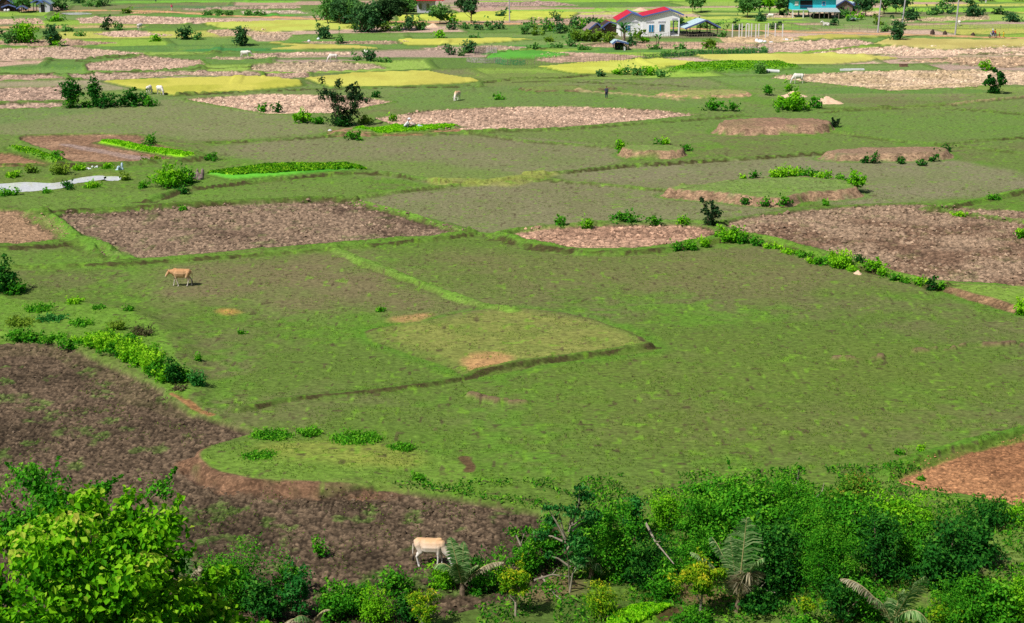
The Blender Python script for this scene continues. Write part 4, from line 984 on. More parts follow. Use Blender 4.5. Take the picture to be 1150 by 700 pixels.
# banana clump
def broadleaf(px, py, n, L, label, cat, nm, pal='blue', seed=1):
    x, y, z = at(px, py); e = empty(nm, (x, y, z), 0, label, cat); rng = np.random.default_rng(seed); mb = MB(); vs = []; 
    for i in range(n):
        a = rng.random()*2*pi; base = Vector((cos(a)*.5*rng.random(), sin(a)*.4, 0)); top = base+Vector((rng.normal()*.1, rng.normal()*.1, L*(.4+.4*rng.random())))
        if i % 3 == 0: mb.tube([base, top], [.1, .05], 6)
        d = Vector((cos(a), sin(a)*.7, 1.1)).normalized(); p = top.copy(); m2 = MB()
        pts = [];
        for k in range(7):
            pts.append(p.copy()); p = p+d*L*.09; d = (d+Vector((cos(a)*.12, sin(a)*.1, -.22))).normalized()
        side = Vector((-sin(a), cos(a), 0)); wd = [.03, .14, .2, .22, .2, .13, .02]
        for k in range(6):
            vs.append(([pts[k]-side*wd[k], pts[k]+side*wd[k], pts[k+1]+side*wd[k+1], pts[k+1]-side*wd[k+1]], rng.random()))
    mb.build('stem', BARKG, e)
    V = np.array([[tuple(q) for q in f[0]] for f in vs]).reshape(-1, 3); F = np.arange(len(V)).reshape(-1, 4)
    link('leaves', np_mesh('leaves', V, F, LEAF[pal], {'lv': ('FLOAT', np.repeat([f[1] for f in vs], 4))}), e)
    return e
broadleaf(700, 49, 34, 4.2, 'dark banana clump in front of the white house', 'banana plant', 'banana_plant', seed=4)
broadleaf(739, 51, 8, 2.4, 'small banana plant right of the small tin roofed hut', 'banana plant', 'banana_plant', seed=7)
plant(707, 52, 8, 11, 'cone', 'dark', 'dark slim shrub right of the small tin roofed hut', nk=1.5)
for a in [(778,14,12,15,'mid','left one of two thin trees on the far green field'), (787,13,11,14,'mid','right one of two thin trees on the far green field')]:
    plant(a[0], a[1], a[2], a[3], 'tree', a[4], a[5], 'tree', trunk=8, nk=1.6)
VT = 'trees left of the blue stilt house'
for a in [(839,20,26,26,'mid','broad tree left of the palm row'), (830,9,12,12,'mid','tree crown behind the broad tree'), (853,17,15,20,'mid','slender tree right of the broad tree'), (864,18,15,20,'bright','pale slender tree in the palm row'),
          (875,18,15,20,'mid','slender tree nearest the blue stilt house'), (883,18,14,22,'dark','dark tree touching the blue stilt house')]:
    plant(a[0], a[1], a[2], a[3], 'tree', a[4], a[5], 'tree', group=VT, trunk=9 if a[2] < 20 else 6, nk=1.5)
plant(856, 25, 14, 8, 'bush', 'dark', 'dark bush in the bright field below the palm row', nk=1.4)
plant(880, 18, 10, 7, 'bush', 'dark', 'dark low bush by the stilts of the blue house')
plant(873, 33, 8, 7, 'bush', 'dark', 'dark bush behind the concrete pillars')
plant(826, 34, 10, 7, 'bush', 'dark', 'round dark bush left behind the concrete pillars')
plant(811, 42, 10, 6, 'bush', 'mid', 'bush right of the open pavilion')
plant(803, 33, 8, 6, 'bush', 'mid', 'bush behind the open pavilion')
plant(764, 29, 7, 8, 'bush', 'dark', 'dark bush at the right corner of the white house')
plant(797, 54, 16, 12, 'bush', 'olive', 'olive bush in the garden fence line')
plant(788, 32, 11, 8, 'bush', 'mid', 'small round bush seen through the open pavilion')
for a in [(936,29,13,8,'dark','dark bush beside the lying white cow'), (948,21,16,11,'blue','bluish bush by the grey shed'), (961,23,18,7,'bright','bright bush behind the grey motor shed'), (956,24,10,5,'mid','low bush by the parked cart')]:
    plant(a[0], a[1], a[2], a[3], 'bush', a[4], a[5])
ET = 'roadside trees right of the blue stilt house'
for a in [(972,18,26,24,'dark','dark spreading tree right of the grey shed'), (993,16,18,22,'mid','tree behind the leaning pole'), (1006,16,18,22,'dark','tree between the two left poles'), (1016,14,16,20,'mid','tree right of the second pole')]:
    plant(a[0], a[1], a[2], a[3], 'tree', a[4], a[5], 'tree', group=ET, trunk=7, nk=1.5)
plant(1007, 45, 14, 27, 'bush', 'dark', 'leafy clipped tree swallowing the foot of the second pole', 'tree', 'tree', nk=1.5)
plant(1024, 23, 18, 17, 'bush', 'dark', 'dark bush in front of the roadside trees', nk=1.3)
plant(987, 28, 6, 9, 'bush', 'olive', 'creeper bush climbing the first pole')
plant(992, 35, 7, 4, 'bush', 'mid', 'small bush right of the first pole')
for a in [(1053,16,12,9,'dark','left round shrub of the far green field'), (1066,16,10,8,'dark','right round shrub of the far green field'), (1057,10,10,9,'mid','shrub behind the two round ones'), (1044,17,5,4,'mid','tiny shrub left of the round ones'),
          (1100,18,12,8,'dark','low shrub right of the dense round tree'), (1137,24,20,10,'dark','dark bushes at the far right edge'), (1122,17,12,6,'dusk','grey scrub at the far right')]:
    plant(a[0], a[1], a[2], a[3], 'bush', a[4], a[5])
plant(1090, 18, 14, 19, 'bush', 'dark', 'dense round tree on the far green field at the right', 'tree', 'tree', nk=1.5)
plant(1072, 3, 30, 6, 'bush', 'dark', 'dark hedge at the top edge right of the poles')
for a in [(2,10,16,12,'mid','tree over the dark roofed hut'), (10,12,8,8,'dark','little tree before the dark roofed hut'), (27,14,22,20,'mid','broad tree left of the market stall'), (42,8,14,12,'dark','tree over the market stall'),
          (62,12,22,16,'mid','spreading tree right of the market stall'), (70,14,8,7,'dark','low dark tree at the right end of the hamlet'), (88,4,18,8,'dark','dark tree at the top edge right of the hamlet'), (115,6,14,8,'dark','second dark tree at the top edge'),
          (99,7,8,5,'mid','shrub on the far verge'), (110,8,9,5,'mid','second shrub on the far verge')]:
    plant(a[0], a[1], a[2], a[3], 'tree' if a[2] > 12 and a[1] > 7 else 'bush', a[4], a[5], 'tree', 'tree', trunk=4 if a[2] > 12 and a[1] > 7 else None)
plant(141, 16, 9, 6, 'bush', 'olive', 'olive bush by the left end of the dirt road')
for i, x in enumerate((232, 245, 258, 280, 292)):
    plant(x, 17.5, 12, 4 if i != 1 else 6, 'weed', 'mid', ['weed row start behind the dirt road', 'tallest weed behind the dirt road', 'weeds right of the tallest ones behind the dirt road', 'low weeds left of the bright strip', 'last weeds beside the bright strip'][i], 'weed', group='weeds behind the dirt road', d=.4)

# ---------------------------------------------------------------- near thicket
TG = 'thicket at the foot of the hill'
NT = [ # px, foot, w, h, form, palette, leafk, trunk, label
 (268,690,78,92,'bush','mid',1.15,None,'rounded dark green bush right of the big lime tree'),
 (300,700,60,60,'bush','dark',1.1,None,'shaded bush in front of the rounded one'),
 (336,698,34,80,'vine','blue',1.5,None,'narrow column of bluish heart shaped leaves'),
 (358,628,22,24,'vine','mid',1.2,None,'small leafy tip above the bluish column'),
 (378,702,64,52,'bush','mid',1.1,None,'low bright creeper bush left of the yellow leaved sapling'),
 (420,706,60,54,'bush','bright',1.1,None,'bright low bush below the grazing cow'),
 (443,676,46,44,'bush','mid',1.1,None,'bush just under the feet of the grazing cow'),
 (460,704,50,40,'bush','dark',1.0,None,'dark low bush at the bottom edge left of the small palm'),
 (500,664,50,36,'bush','bright',1.0,None,'bright bush left against the small palm'),
 (552,668,64,50,'bush','mid',1.0,None,'rounded bush under the grey palm frond'),
 (592,650,44,54,'bush','mid',1.0,None,'upright bush right of the grey palm frond'),
 (652,640,50,56,'bush','dark',1.0,None,'dark undergrowth between sapling trunks'),
 (694,655,66,98,'bush','mid',1.1,None,'dark green full tree left of the bluish crown'),
 (712,610,34,66,'vine','blue',1.0,None,'bluish feathery crown on the full tree'),
 (738,650,60,50,'bush','dark',1.0,None,'shaded bush under the bluish crown'),
 (748,600,62,56,'bush','bright',1.05,None,'light bush left of the tall rounded tree'),
 (826,610,150,94,'bush','mid',1.1,None,'widest tall rounded tree at the back of the thicket'),
 (770,660,74,66,'bush','mid',1.0,None,'green bush left of the tall palm'),
 (800,650,60,60,'bush','mid',1.0,None,'bush directly behind the tall palm'),
 (868,670,90,106,'bush','dark',1.05,None,'dense dark bush right of the tall palm'),
 (925,676,90,110,'bush','mid',1.05,None,'dense bush in the middle of the thicket'),
 (904,590,50,50,'bush','mid',1.05,None,'bush linking the tall tree to the red tipped bush'),
 (958,578,70,56,'bush','red',1.0,None,'red tipped bush at the back of the thicket'),
 (985,660,80,100,'bush','dark',1.05,None,'dark bush left of the broad leaved tree'),
 (1020,600,70,46,'bush','bright',1.0,None,'light low bush beside the brown field corner'),
 (1060,672,110,104,'bush','dark',1.5,None,'broad leaved dark tree on the right'),
 (1108,598,60,46,'bush','dark',1.4,None,'upper limb of dark glossy leaves reaching to the right'),
 (1140,590,40,28,'bush','bright',1.0,None,'bright bush at the right edge by the brown field'),
 (1110,712,90,84,'bush','mid',1.0,None,'bright bush in the bottom right corner'),
 (1150,712,60,84,'bush','bright',1.0,None,'last bush cut by the right edge of the view'),
 (944,706,48,60,'vine','dark',1.3,None,'hanging vine curtain left of the low palm'),
 (1060,706,60,36,'bush','yellow',1.0,None,'yellowish bush at the foot of the low palm'),
 (780,712,60,34,'bush','mid',1.0,None,'low dark herbs right of the lettuce strip'),
 (905,716,50,24,'bush','mid',.9,None,'low herbs in front of the dense dark bush'),
 (218,700,60,60,'bush','mid',1.1,None,'bush half hidden behind the big lime tree'),
 (245,668,50,50,'bush','mid',1.1,None,'bush showing above the lime tree edge'),
 (328,676,50,48,'bush','mid',1.1,None,'bush around the bluish column'),
 (400,690,56,44,'bush','mid',1.0,None,'bush between creeper and cow bush'),
 (530,660,44,40,'bush','dark',1.0,None,'dark bush behind the small palm'),
 (616,640,44,70,'bush','mid',1.0,None,'upright bush left of the forked tree'),
 (668,622,60,60,'bush','mid',1.0,None,'bush behind the forked tree'),
 (716,664,60,60,'bush','dark',1.0,None,'deep green bush at the foot of the bluish crown'),
 (786,622,70,78,'bush','mid',1.0,None,'tree left against the widest rounded tree'),
 (844,640,80,86,'bush','mid',1.0,None,'bush in front of the widest rounded tree'),
 (880,600,70,72,'bush','mid',1.0,None,'bush on the right flank of the widest rounded tree'),
 (898,640,80,96,'bush','mid',1.0,None,'full green bush behind the dense dark one'),
 (950,620,90,80,'bush','mid',1.0,None,'spreading bush under the red tipped one'),
 (1022,650,90,92,'bush','mid',1.1,None,'full bush left behind the broad leaved tree'),
 (990,600,60,50,'bush','bright',1.0,None,'bright bush between red tipped and broad leaved crowns'),
 (1092,640,70,80,'bush','dark',1.4,None,'dark glossy crown right of the broad leaved tree'),
 (1072,706,70,60,'bush','mid',1.0,None,'bush behind the yellowish one at the low palm'),
 (970,700,70,56,'bush','mid',1.0,None,'bush behind the low palm fronds'),
 (850,694,70,44,'bush','dark',1.0,None,'low dark bush in front of the dense dark one'),
 (745,675,50,40,'bush','mid',1.0,None,'bush left of the yellow leaved palm sapling'),
]
for k, (px, py, w, h, f, pal, lk, tr, lab) in enumerate(NT):
    if lk < 1.2: lk *= (.85, 1.25, 1.0, 1.5, 1.1)[k % 5]
    w *= (.92, .82, .95, .86)[k % 4]; h *= (.98, .84, .93)[k % 3]; nk_ = (1.0, 1.5, 1.2)[k % 3]
    plant(px, py, w, h, f, pal, lab, 'tree' if ' tree' in lab[-5:] or 'rounded tree' in lab else 'bush', group=TG, leafk=lk, seed=900+k, nk=nk_, asp=(.5, .65, .42)[k % 3])
plant(579, 692, 46, 62, 'sapling', 'yellow', 'yellow leaved sapling on one thin pale stem', 'sapling', group='yellow leaved saplings', trunk=26, nk=1.3, leafk=1.2, asp=.35)
plant(475, 706, 46, 50, 'sapling', 'yellow', 'yellow and red tipped sapling below the grazing cow', 'sapling', group='yellow leaved saplings', trunk=14, nk=1.3, leafk=1.2, asp=.35)
plant(675, 702, 44, 52, 'bush', 'yellow', 'rounded yellow-green shrub left of the lettuce strip', 'bush', nk=1.3, leafk=1.2, asp=.35)
plant(786, 692, 62, 70, 'sapling', 'yellow', 'yellow leaved sapling left of the tall palm', 'sapling', group='yellow leaved saplings', trunk=30, nk=1.5, leafk=1.2, asp=.35)
plant(907, 702, 26, 34, 'sapling', 'yellow', 'tiny sapling with yellow leaves before the dark bush', 'sapling', group='yellow leaved saplings', trunk=12, nk=1.2, leafk=1.5, asp=.3)
# slender branching trees in front of the pasture
def branchy(px, py, tips, label, pal='blue', seed=3, leaf=.17, per=150):
    x, y, z = at(px, py); s = FPX/y; e = empty('tree', (x, y, z), 0, label, 'tree', None); rng = np.random.default_rng(seed); mb = MB(); Ps = []
    q = [(0, 0, -.1)]
    el = math.atan2(CAMH, y)
    for (base, tx, ty, r) in tips:
        p0 = Vector((base[0]/s, rng.normal()*.1, base[1]/s/cos(el))); p1 = Vector((tx/s, rng.normal()*.35, ty/s/cos(el))); m_ = p0.lerp(p1, .5)+Vector((rng.normal()*.08, 0, .12))
        mb.tube([p0, m_, p1], [.055, .035, .012], 6)
        c = np.array(p1); n = int(per*r*r/100)
        P = rng.normal(size=(n, 3))*np.array([r, r*.9, r*.6])/s*.48+c; Ps.append(P)
    mb.build('trunk', BARKG, e); P = np.concatenate(Ps); n = len(P)
    link('crown', leaf_mesh('crown', P, rng.normal(size=(n, 3))*.6+np.array([0, 0, 1]), leaf, LEAF[pal], rng, rng.random(n), .5, .5), e)
branchy(640, 664, [((0,0),-6,62,2), ((-6,62),-22,82,11), ((-6,58),-34,64,10), ((-2,70),2,96,12), ((-2,70),16,112,12), ((2,78),24,92,12), ((-6,60),-16,100,7), ((-6,62),-28,98,7), ((2,70),22,76,10), ((0,0),10,40,10), ((2,80),10,124,6), ((-4,50),6,60,14), ((0,30),-26,44,6)],
        'slender forked tree with see-through bluish crown against the pasture', 'blue', 3)
branchy(690, 640, [((0,0),-4,40,12), ((-4,40),-16,62,14), ((-2,44),8,66,14), ((0,30),22,48,12), ((0,34),-26,46,10)], 'small tree with a pale trunk under the bluish crown', 'mid', 5)
branchy(592, 640, [((0,0),-8,30,8), ((-8,30),-16,44,8), ((-8,30),0,46,7), ((0,10),12,30,8)], 'thin twiggy sapling above the rounded bush', 'mid', 6)
branchy(893, 560, [((0,0),2,24,5), ((2,24),2,40,5), ((0,10),-6,24,5), ((0,12),8,20,6)], 'single wispy shoot rising behind the thicket', 'mid', 7, per=110)
# fallen branches and poles
def branch(pts, r, label, z=.15):
    a = [Vector(at(p[0], p[1]))+Vector((0, 0, z if len(p) < 3 else p[2])) for p in pts]; o = a[0].copy()
    mb = MB(); n = len(a); mb.tube([q-o for q in a], [r*(1-.6*i/(n-1)) for i in range(n)], 6); d = (a[-1]-a[0])
    m_ = a[n//2]-o; mb.tube([m_, m_+d*.18+Vector((0, 0, .35))], [r*.5, r*.2], 5)
    ob = mb.build('fallen_branch', BARKG, None); ob.location = o; tag(ob, label, 'branch', 'fallen branches in the thicket')
branch([(608,650,.1), (622,668,.05), (630,676,.1)], .05, 'pale fallen branch on the leaf litter')
branch([(600,664,.5), (620,660,.6), (641,660,.5)], .05, 'pale branch leaning against the forked tree')
branch([(724,640,2.2), (735,652,1.8), (756,668,1.4)], .06, 'bare grey branch hanging below the bluish crown')
branch([(836,672,.5), (852,674,.5), (872,676,.4)], .05, 'short brown stick before the dense dark bush')
branch([(913,584,1.0), (922,578,1.2)], .05, 'stub of grey branch at the back of the thicket')

# ---------------------------------------------------------------- palms
def palm(px, py, fronds, label, th=.5, name='coconut_palm'):
    """fronds: (tip dx px, tip dy px up, droop px, palette, half width m)"""
    x, y, z = at(px, py); s = FPX/y; el = math.atan2(CAMH, y); e = empty(name, (x, y, z), 0, label, 'palm tree', 'young coconut palms'); rng = np.random.default_rng(int(px))
    mb = MB(); mb.tube([(0, 0, -.1), (.02, 0, th*.5), (0, 0, th)], [.13, .12, .08], 8); mb.build('trunk', BARK, e)
    for fi, (tx, ty, dr, pal, hw) in enumerate(fronds):
        T = Vector((tx/s, rng.normal()*.5, ty/s/cos(el))); B = Vector((0, 0, th*.9)); M = B.lerp(T, .55)+Vector((0, 0, dr/s))
        cur = [B*(1-t)**2+M*2*t*(1-t)+T*t*t for t in np.linspace(0, 1, 26)]
        r = MB(); r.tube(cur, list(np.linspace(.035, .008, 26)), 5); fo = r.build('frond', simple('frond_rib', srgb(170, 160, 110), .7), e)
        L = sum((cur[i+1]-cur[i]).length for i in range(25)); V = []; lv = []
        for i in range(2, 26):
            for sub in (0, .5):
                t = (i-sub)/25; k = min(int(t*25), 24); p = cur[k].lerp(cur[k+1], t*25-k); d = (cur[k+1]-cur[k]).normalized()
                sd = d.cross(Vector((0, .35, 1))).normalized() if abs(d.z) < .95 else Vector((1, 0, 0))
                ll = 1.35*hw*sin(pi*min(1, .12+t*.86))**.7*(.85+.3*rng.random())
                for sg in (-1, 1):
                    dd = (sd*sg+d*.7+Vector((0, 0, -.55 if abs(d.z) < .8 else -.25))+Vector(rng.normal(size=3))*.10).normalized()
                    q1 = p+dd*ll*.55; q2 = q1+(dd+Vector((0, 0, -.55))).normalized()*ll*.5; wv = d*.028
                    V += [p-wv, p+wv, q1+wv, q1-wv, q1-wv, q1+wv, q2+wv*.3, q2-wv*.3]; lv += [rng.random()]*8
        V = np.array([tuple(v) for v in V]); F = np.arange(len(V)).reshape(-1, 4)
        link('leaflets', np_mesh('leaflets', V, F, LEAF[pal], {'lv': ('FLOAT', np.array(lv))}), fo)
palm(519, 668, [(-14,66,6,'frond',.30), (-34,30,26,'frond',.34), (50,42,16,'dry',.28), (-6,46,4,'frond',.3), (20,40,10,'frond',.25), (2,60,2,'frond',.25)], 'small palm right of the grazing cow with one grey frond')
palm(828, 686, [(6,112,4,'frond',.60), (-30,76,20,'frond',.44), (-58,68,22,'frond',.40), (14,44,38,'dry',.6), (4,26,44,'dry',.5), (-12,86,10,'frond',.4), (28,66,26,'frond',.4)], 'tall palm with a brown hanging frond in the thicket')
palm(1001, 712, [(-62,60,28,'dry',.42), (30,76,14,'frond',.55), (36,26,34,'frond',.42), (-24,40,16,'frond',.36), (8,8,26,'frond',.26), (12,50,10,'frond',.36)], 'low palm near the bottom right with a grey frond reaching left')
palm(664, 650, [(-24,4,26,'frond',.32), (-34,16,18,'frond',.3), (-10,26,12,'frond',.3), (14,12,20,'frond',.3)], 'stunted palm hidden behind the forked tree')
palm(352, 712, [(22,32,12,'dry',.10), (-20,26,14,'frond',.3), (-36,10,14,'dry',.2)], 'palm tip with one curved pale frond at the bottom edge')
palm(212, 668, [(-20,44,6,'frond',.3), (12,30,10,'dry',.3), (-8,50,4,'frond',.3)], 'palm showing its frond tips behind the big lime tree')

# ---------------------------------------------------------------- big near tree
def big_tree(cx, cy, cz, w, h, dpt, n, leaf, pal, label, seed, nclump, cr):
    z0 = zat(cx, cy); e = empty('broadleaf_tree', (cx, cy, z0), 0, label, 'tree'); rng = np.random.default_rng(seed)
    P, nn, lv, c = crown_pts(rng, n, w, h, dpt, nclump, cr, 0)
    P += np.array([0, 0, cz-z0-h/2]); c = c+np.array([0, 0, cz-z0-h/2])
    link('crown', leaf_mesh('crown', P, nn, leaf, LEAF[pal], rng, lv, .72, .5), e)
    mb = MB(); mb.tube([(0, 0, -.3), (.2, .1, (cz-z0)*.4), (0, 0, cz-z0-h*.2)], [.35, .28, .18], 9)
    for i in range(min(26, nclump)):
        q = c[i]; a = Vector((0, 0, (cz-z0)*(.35+.4*rng.random()))); m_ = a.lerp(Vector(q), .5)+Vector((0, 0, .3)); mb.tube([a, m_, tuple(q)], [.1, .06, .02], 5)
    mb.build('trunk', BARK, e); return e
def atdist(px, py, Y):
    u, v = px-CW/2, py-CH/2; t = Y/(FPX*cos(TH)-v*sin(TH)); return t*u, Y, CAMH-t*(FPX*sin(TH)+v*cos(TH))
x, y, z = atdist(86, 664, 37)
big_tree(x, y, z, 7.5, 5.3, 5.8, 23000, .18, 'lime', 'big lime green broadleaf tree filling the bottom left corner', 11, 120, .56)
x, y, z = atdist(40, 585, 44)
big_tree(x, y, z, 6.4, 3.2, 4.5, 13000, .12, 'mid', 'darker small leaved tree behind the big lime tree', 12, 46, .6)
x, y, z = atdist(200, 722, 38)
big_tree(x, y, z, 4.6, 3.0, 3.4, 8000, .17, 'lime', 'lower lime green tree spreading along the bottom edge', 13, 34, .5)
x, y, z = atdist(-110, 640, 37)
big_tree(x, y, z, 4.6, 4.6, 4.0, 3000, .2, 'lime', 'tree at the left outside edge of the view', 14, 30, .6)
# ---------------------------------------------------------------- ground cover nobody could count
def scatter_blades(name, pts, size, pal, seed, up=.9, asp=.3):
    rng = np.random.default_rng(seed); n = len(pts)
    nn = rng.normal(size=(n, 3)); nn[:, 2] = np.abs(nn[:, 2])*.6+(1-up)
    me = leaf_mesh(name, pts, nn, size, LEAF[pal], rng, rng.random(n), asp, -.6)
    tag(link(name, me), kind='stuff')
_zs = ZZ; 
def zats(x, y):
    r = np.interp(y, YR, np.arange(nr)); q = np.interp(x/np.maximum(y, 1), cratio, np.arange(nc))
    r0, c0 = np.minimum(r.astype(int), nr-2), np.minimum(q.astype(int), nc-2); fr, fc = r-r0, q-c0
    return (ZZ[r0, c0]*(1-fc)+ZZ[r0, c0+1]*fc)*(1-fr)+(ZZ[r0+1, c0]*(1-fc)+ZZ[r0+1, c0+1]*fc)*fr, MK[r0, c0, 0], MK[r0, c0, 1]
rng = np.random.default_rng(5)
# weeds and rank grass under the thicket
n = 60000; x = rng.uniform(-6, 38, n); y = rng.uniform(54, 80, n)
keep = fbm(x/1.6, y/1.6, 71, 3) > .42; x, y = x[keep], y[keep]; z, so_, _ = zats(x, y); k = so_ < .35; x, y, z = x[k], y[k], z[k]
k = y < 78-1.0*np.abs(x-18)*.12
x, y, z = x[k], y[k], z[k]
scatter_blades('undergrowth', np.stack([x, y, z+.08+.16*rng.random(len(x))], 1), .20, 'mid', 6, asp=.4)
# short grass tufts over the near pasture and sprigs on the near dark field
n = 150000; u = rng.uniform(-.36, .36, n); y = 62+100*rng.random(n)**1.5; x = u*y
f = fbm(x/1.3, y/1.3, 72, 3); k = f > .5; x, y = x[k], y[k]; z, so_, _ = zats(x, y)
k = so_ < .3; scatter_blades('grass_tufts', np.stack([x[k], y[k], z[k]+.03], 1), .10, 'olive', 7, asp=.35)
n = 36000; x = rng.uniform(-26, 4, n); y = rng.uniform(62, 112, n); f = fbm(x/1.5, y/1.5, 73, 3); k = f > .60; x, y = x[k], y[k]; z, so_, _ = zats(x, y); k = so_ > .3
scatter_blades('field_weeds', np.stack([x[k], y[k], z[k]+.03], 1), .10, 'olive', 8, asp=.35)
# leaves of the vegetable beds
def in_bed(poly, n, seed, z=.25):
    P = GA(poly); rng = np.random.default_rng(seed); x = rng.uniform(P[:, 0].min(), P[:, 0].max(), n); y = rng.uniform(P[:, 1].min(), P[:, 1].max(), n)
    k = inside(x, y, P); x, y = x[k], y[k]; zz = zats(x, y)[0]; return np.stack([x, y, zz+.05+.1*rng.random(len(x))], 1)
scatter_blades('lettuce_plants', in_bed([(113,160),(130,159),(160,165),(218,174),(205,176.5),(160,169.5)], 16000, 1), .28, 'lettuce', 9, asp=.7)
scatter_blades('round_leaf_plants', in_bed([(232,196),(300,187),(390,185.5),(412,191),(330,195),(262,199)], 16000, 2), .3, 'bright', 10, asp=.8)
scatter_blades('lettuce_plants', in_bed([(690,694),(720,686),(752,686),(742,694),(712,706),(680,710)], 6000, 3), .16, 'lettuce', 11, asp=.8)
scatter_blades('seedlings', in_bed([(396,148),(440,143),(500,142),(517,143),(470,148),(430,150)], 9000, 4), .28, 'lettuce', 12, asp=.6)
scatter_blades('leafy_crop', in_bed([(748,81),(775,75),(820,71.5),(870,73),(900,77),(862,80),(800,82)], 9000, 14), .28, 'bright', 13, asp=.5)
scatter_blades('leafy_crop', in_bed([(10,166),(40,170),(72,182),(62,184),(20,172)], 4000, 15), .3, 'bright', 15, asp=.5)

# loose clods turned up by the plough
CLM = {}
def clod_scatter(P, tone, n, smin, smax, seed, name='soil_clods'):
    rng = np.random.default_rng(seed); x = rng.uniform(P[:, 0].min(), P[:, 0].max(), n); y = rng.uniform(P[:, 1].min(), P[:, 1].max(), n)
    k = inside(x, y, P) & (y > 58) & (y < 420) & (np.abs(x/np.maximum(y, 1)) < .37) & (fbm(x/3, y/3, seed, 2) > .40); x, y = x[k], y[k]; n = len(x)
    if n < 10: return
    z, so_, _ = zats(x, y); s = smin+(smax-smin)*rng.random(n)**2.2
    O = np.array([(1,0,0),(0,1,0),(-1,0,0),(0,-1,0),(0,0,1),(.6,.6,.5),(-.6,.5,.55),(.5,-.6,.45)])
    T = np.array([(0,1,5),(0,5,4),(1,4,5),(1,2,6),(1,6,4),(2,4,6),(2,3,4),(3,0,7),(3,7,4),(0,4,7)])
    V = O[None]*(s[:, None, None]*(.6+.8*rng.random((n, 8, 3)))*np.array([1.2, 1.0, .75])); a = rng.random(n)*6.28; ca, sa2 = np.cos(a)[:, None], np.sin(a)[:, None]
    X = V[..., 0]*ca-V[..., 1]*sa2; Y = V[..., 0]*sa2+V[..., 1]*ca; V = np.stack([X+x[:, None], Y+y[:, None], V[..., 2]+z[:, None]-s[:, None]*.12], -1).reshape(-1, 3)
    F = (T[None]+np.arange(n)[:, None, None]*8).reshape(-1, 3); t = np.array(tone)
    key = tuple(np.round(t, 2)); m = CLM.get(key)
    if m is None: m = CLM[key] = leaf_mat('clod', [(0, tuple((t*.62).clip(0, 1))), (.55, tuple((t*1.0).clip(0, 1))), (1, tuple((t*1.5+.015).clip(0, .8)))], 0.0)
    tag(link(name, np_mesh(name, V, F, m, {'lv': ('FLOAT', np.repeat(rng.random(n)**1.3, 8))})), kind='stuff')
for i, (P, c, size, amp) in enumerate(FIELDS):
    if amp < .1 and size != .3: continue
    ym = float(np.median(P[:, 1])); dx, dy_ = np.ptp(P[:, 0]), np.ptp(P[:, 1])
    if ym > 250: n, a, b = min(2500, int(dx*dy_*.9)), .10, .34
    elif ym > 185: n, a, b = int(dx*dy_*2.2), .08, .28
    elif ym > 120: n, a, b = int(dx*dy_*4.5), .06, .26
    else: n, a, b = int(dx*dy_*7), .035, .12
    clod_scatter(P, c, min(n, 40000), a, b if amp > .12 else b*.6, 500+i)
# ---------------------------------------------------------------- buildings
def paint(n, r, g, b, rough=.6, noise=.12, sc=1.5, k=.95, **kw): return simple(n, srgb(r, g, b, k), rough, noise, sc, **kw)
WHITE = paint('white_render', 246, 246, 250, .8, .06, .8, k=.98); RED = paint('red_roof', 205, 38, 62, .5, .16, 2.0); FASC = paint('blue_fascia', 92, 110, 168)
GLASS = paint('dark_glass', 60, 84, 84, .15, .1, spec=.8); BLUEW = paint('blue_shutter', 20, 132, 186); GREYM = paint('grey_metal', 176, 186, 192, .4, .15, 3.0)
TINB = paint('pale_tin_roof', 190, 214, 222, .4, .14, 3.0); TURQ = paint('turquoise_wall', 60, 210, 226, .7, .1); CONC = paint('concrete', 214, 214, 216, .85, .14, 2.5)
WOODD = paint('dark_wood', 74, 60, 52, .85, .3, 4); WOODL = paint('weathered_wood', 148, 134, 120, .9, .3, 4); THATCH = paint('thatch', 150, 132, 130, .95, .3, 8)
SHADE = paint('dark_interior', 34, 34, 38, .9, .1); VENT = paint('vent_block', 206, 206, 216, .8, .2, 9); CANV = paint('white_canvas', 226, 228, 234, .8, .12)  # SHADE: painted interior shade, also plain black for tyres, seats and eyes
def roof_slab(mb, a, b, c, d, t=.12):
    """thin roof plane through four corners"""
    a, b, c, d = map(Vector, (a, b, c, d)); nn = (b-a).cross(d-a).normalized()*t
    mb.add([a, b, c, d, a+nn, b+nn, c+nn, d+nn], [(3, 2, 1, 0), (4, 5, 6, 7), (0, 1, 5, 4), (1, 2, 6, 5), (2, 3, 7, 6), (3, 0, 4, 7)])
def ribs(mb, a, b, c, d, n, t=.17):
    a, b, c, d = map(Vector, (a, b, c, d)); nn = (b-a).cross(d-a).normalized()*t
    for i in range(n):
        k = (i+.5)/n; p, q = a.lerp(b, k)+nn*.8, d.lerp(c, k)+nn*.8; mb.tube([p, q], .03, 4)

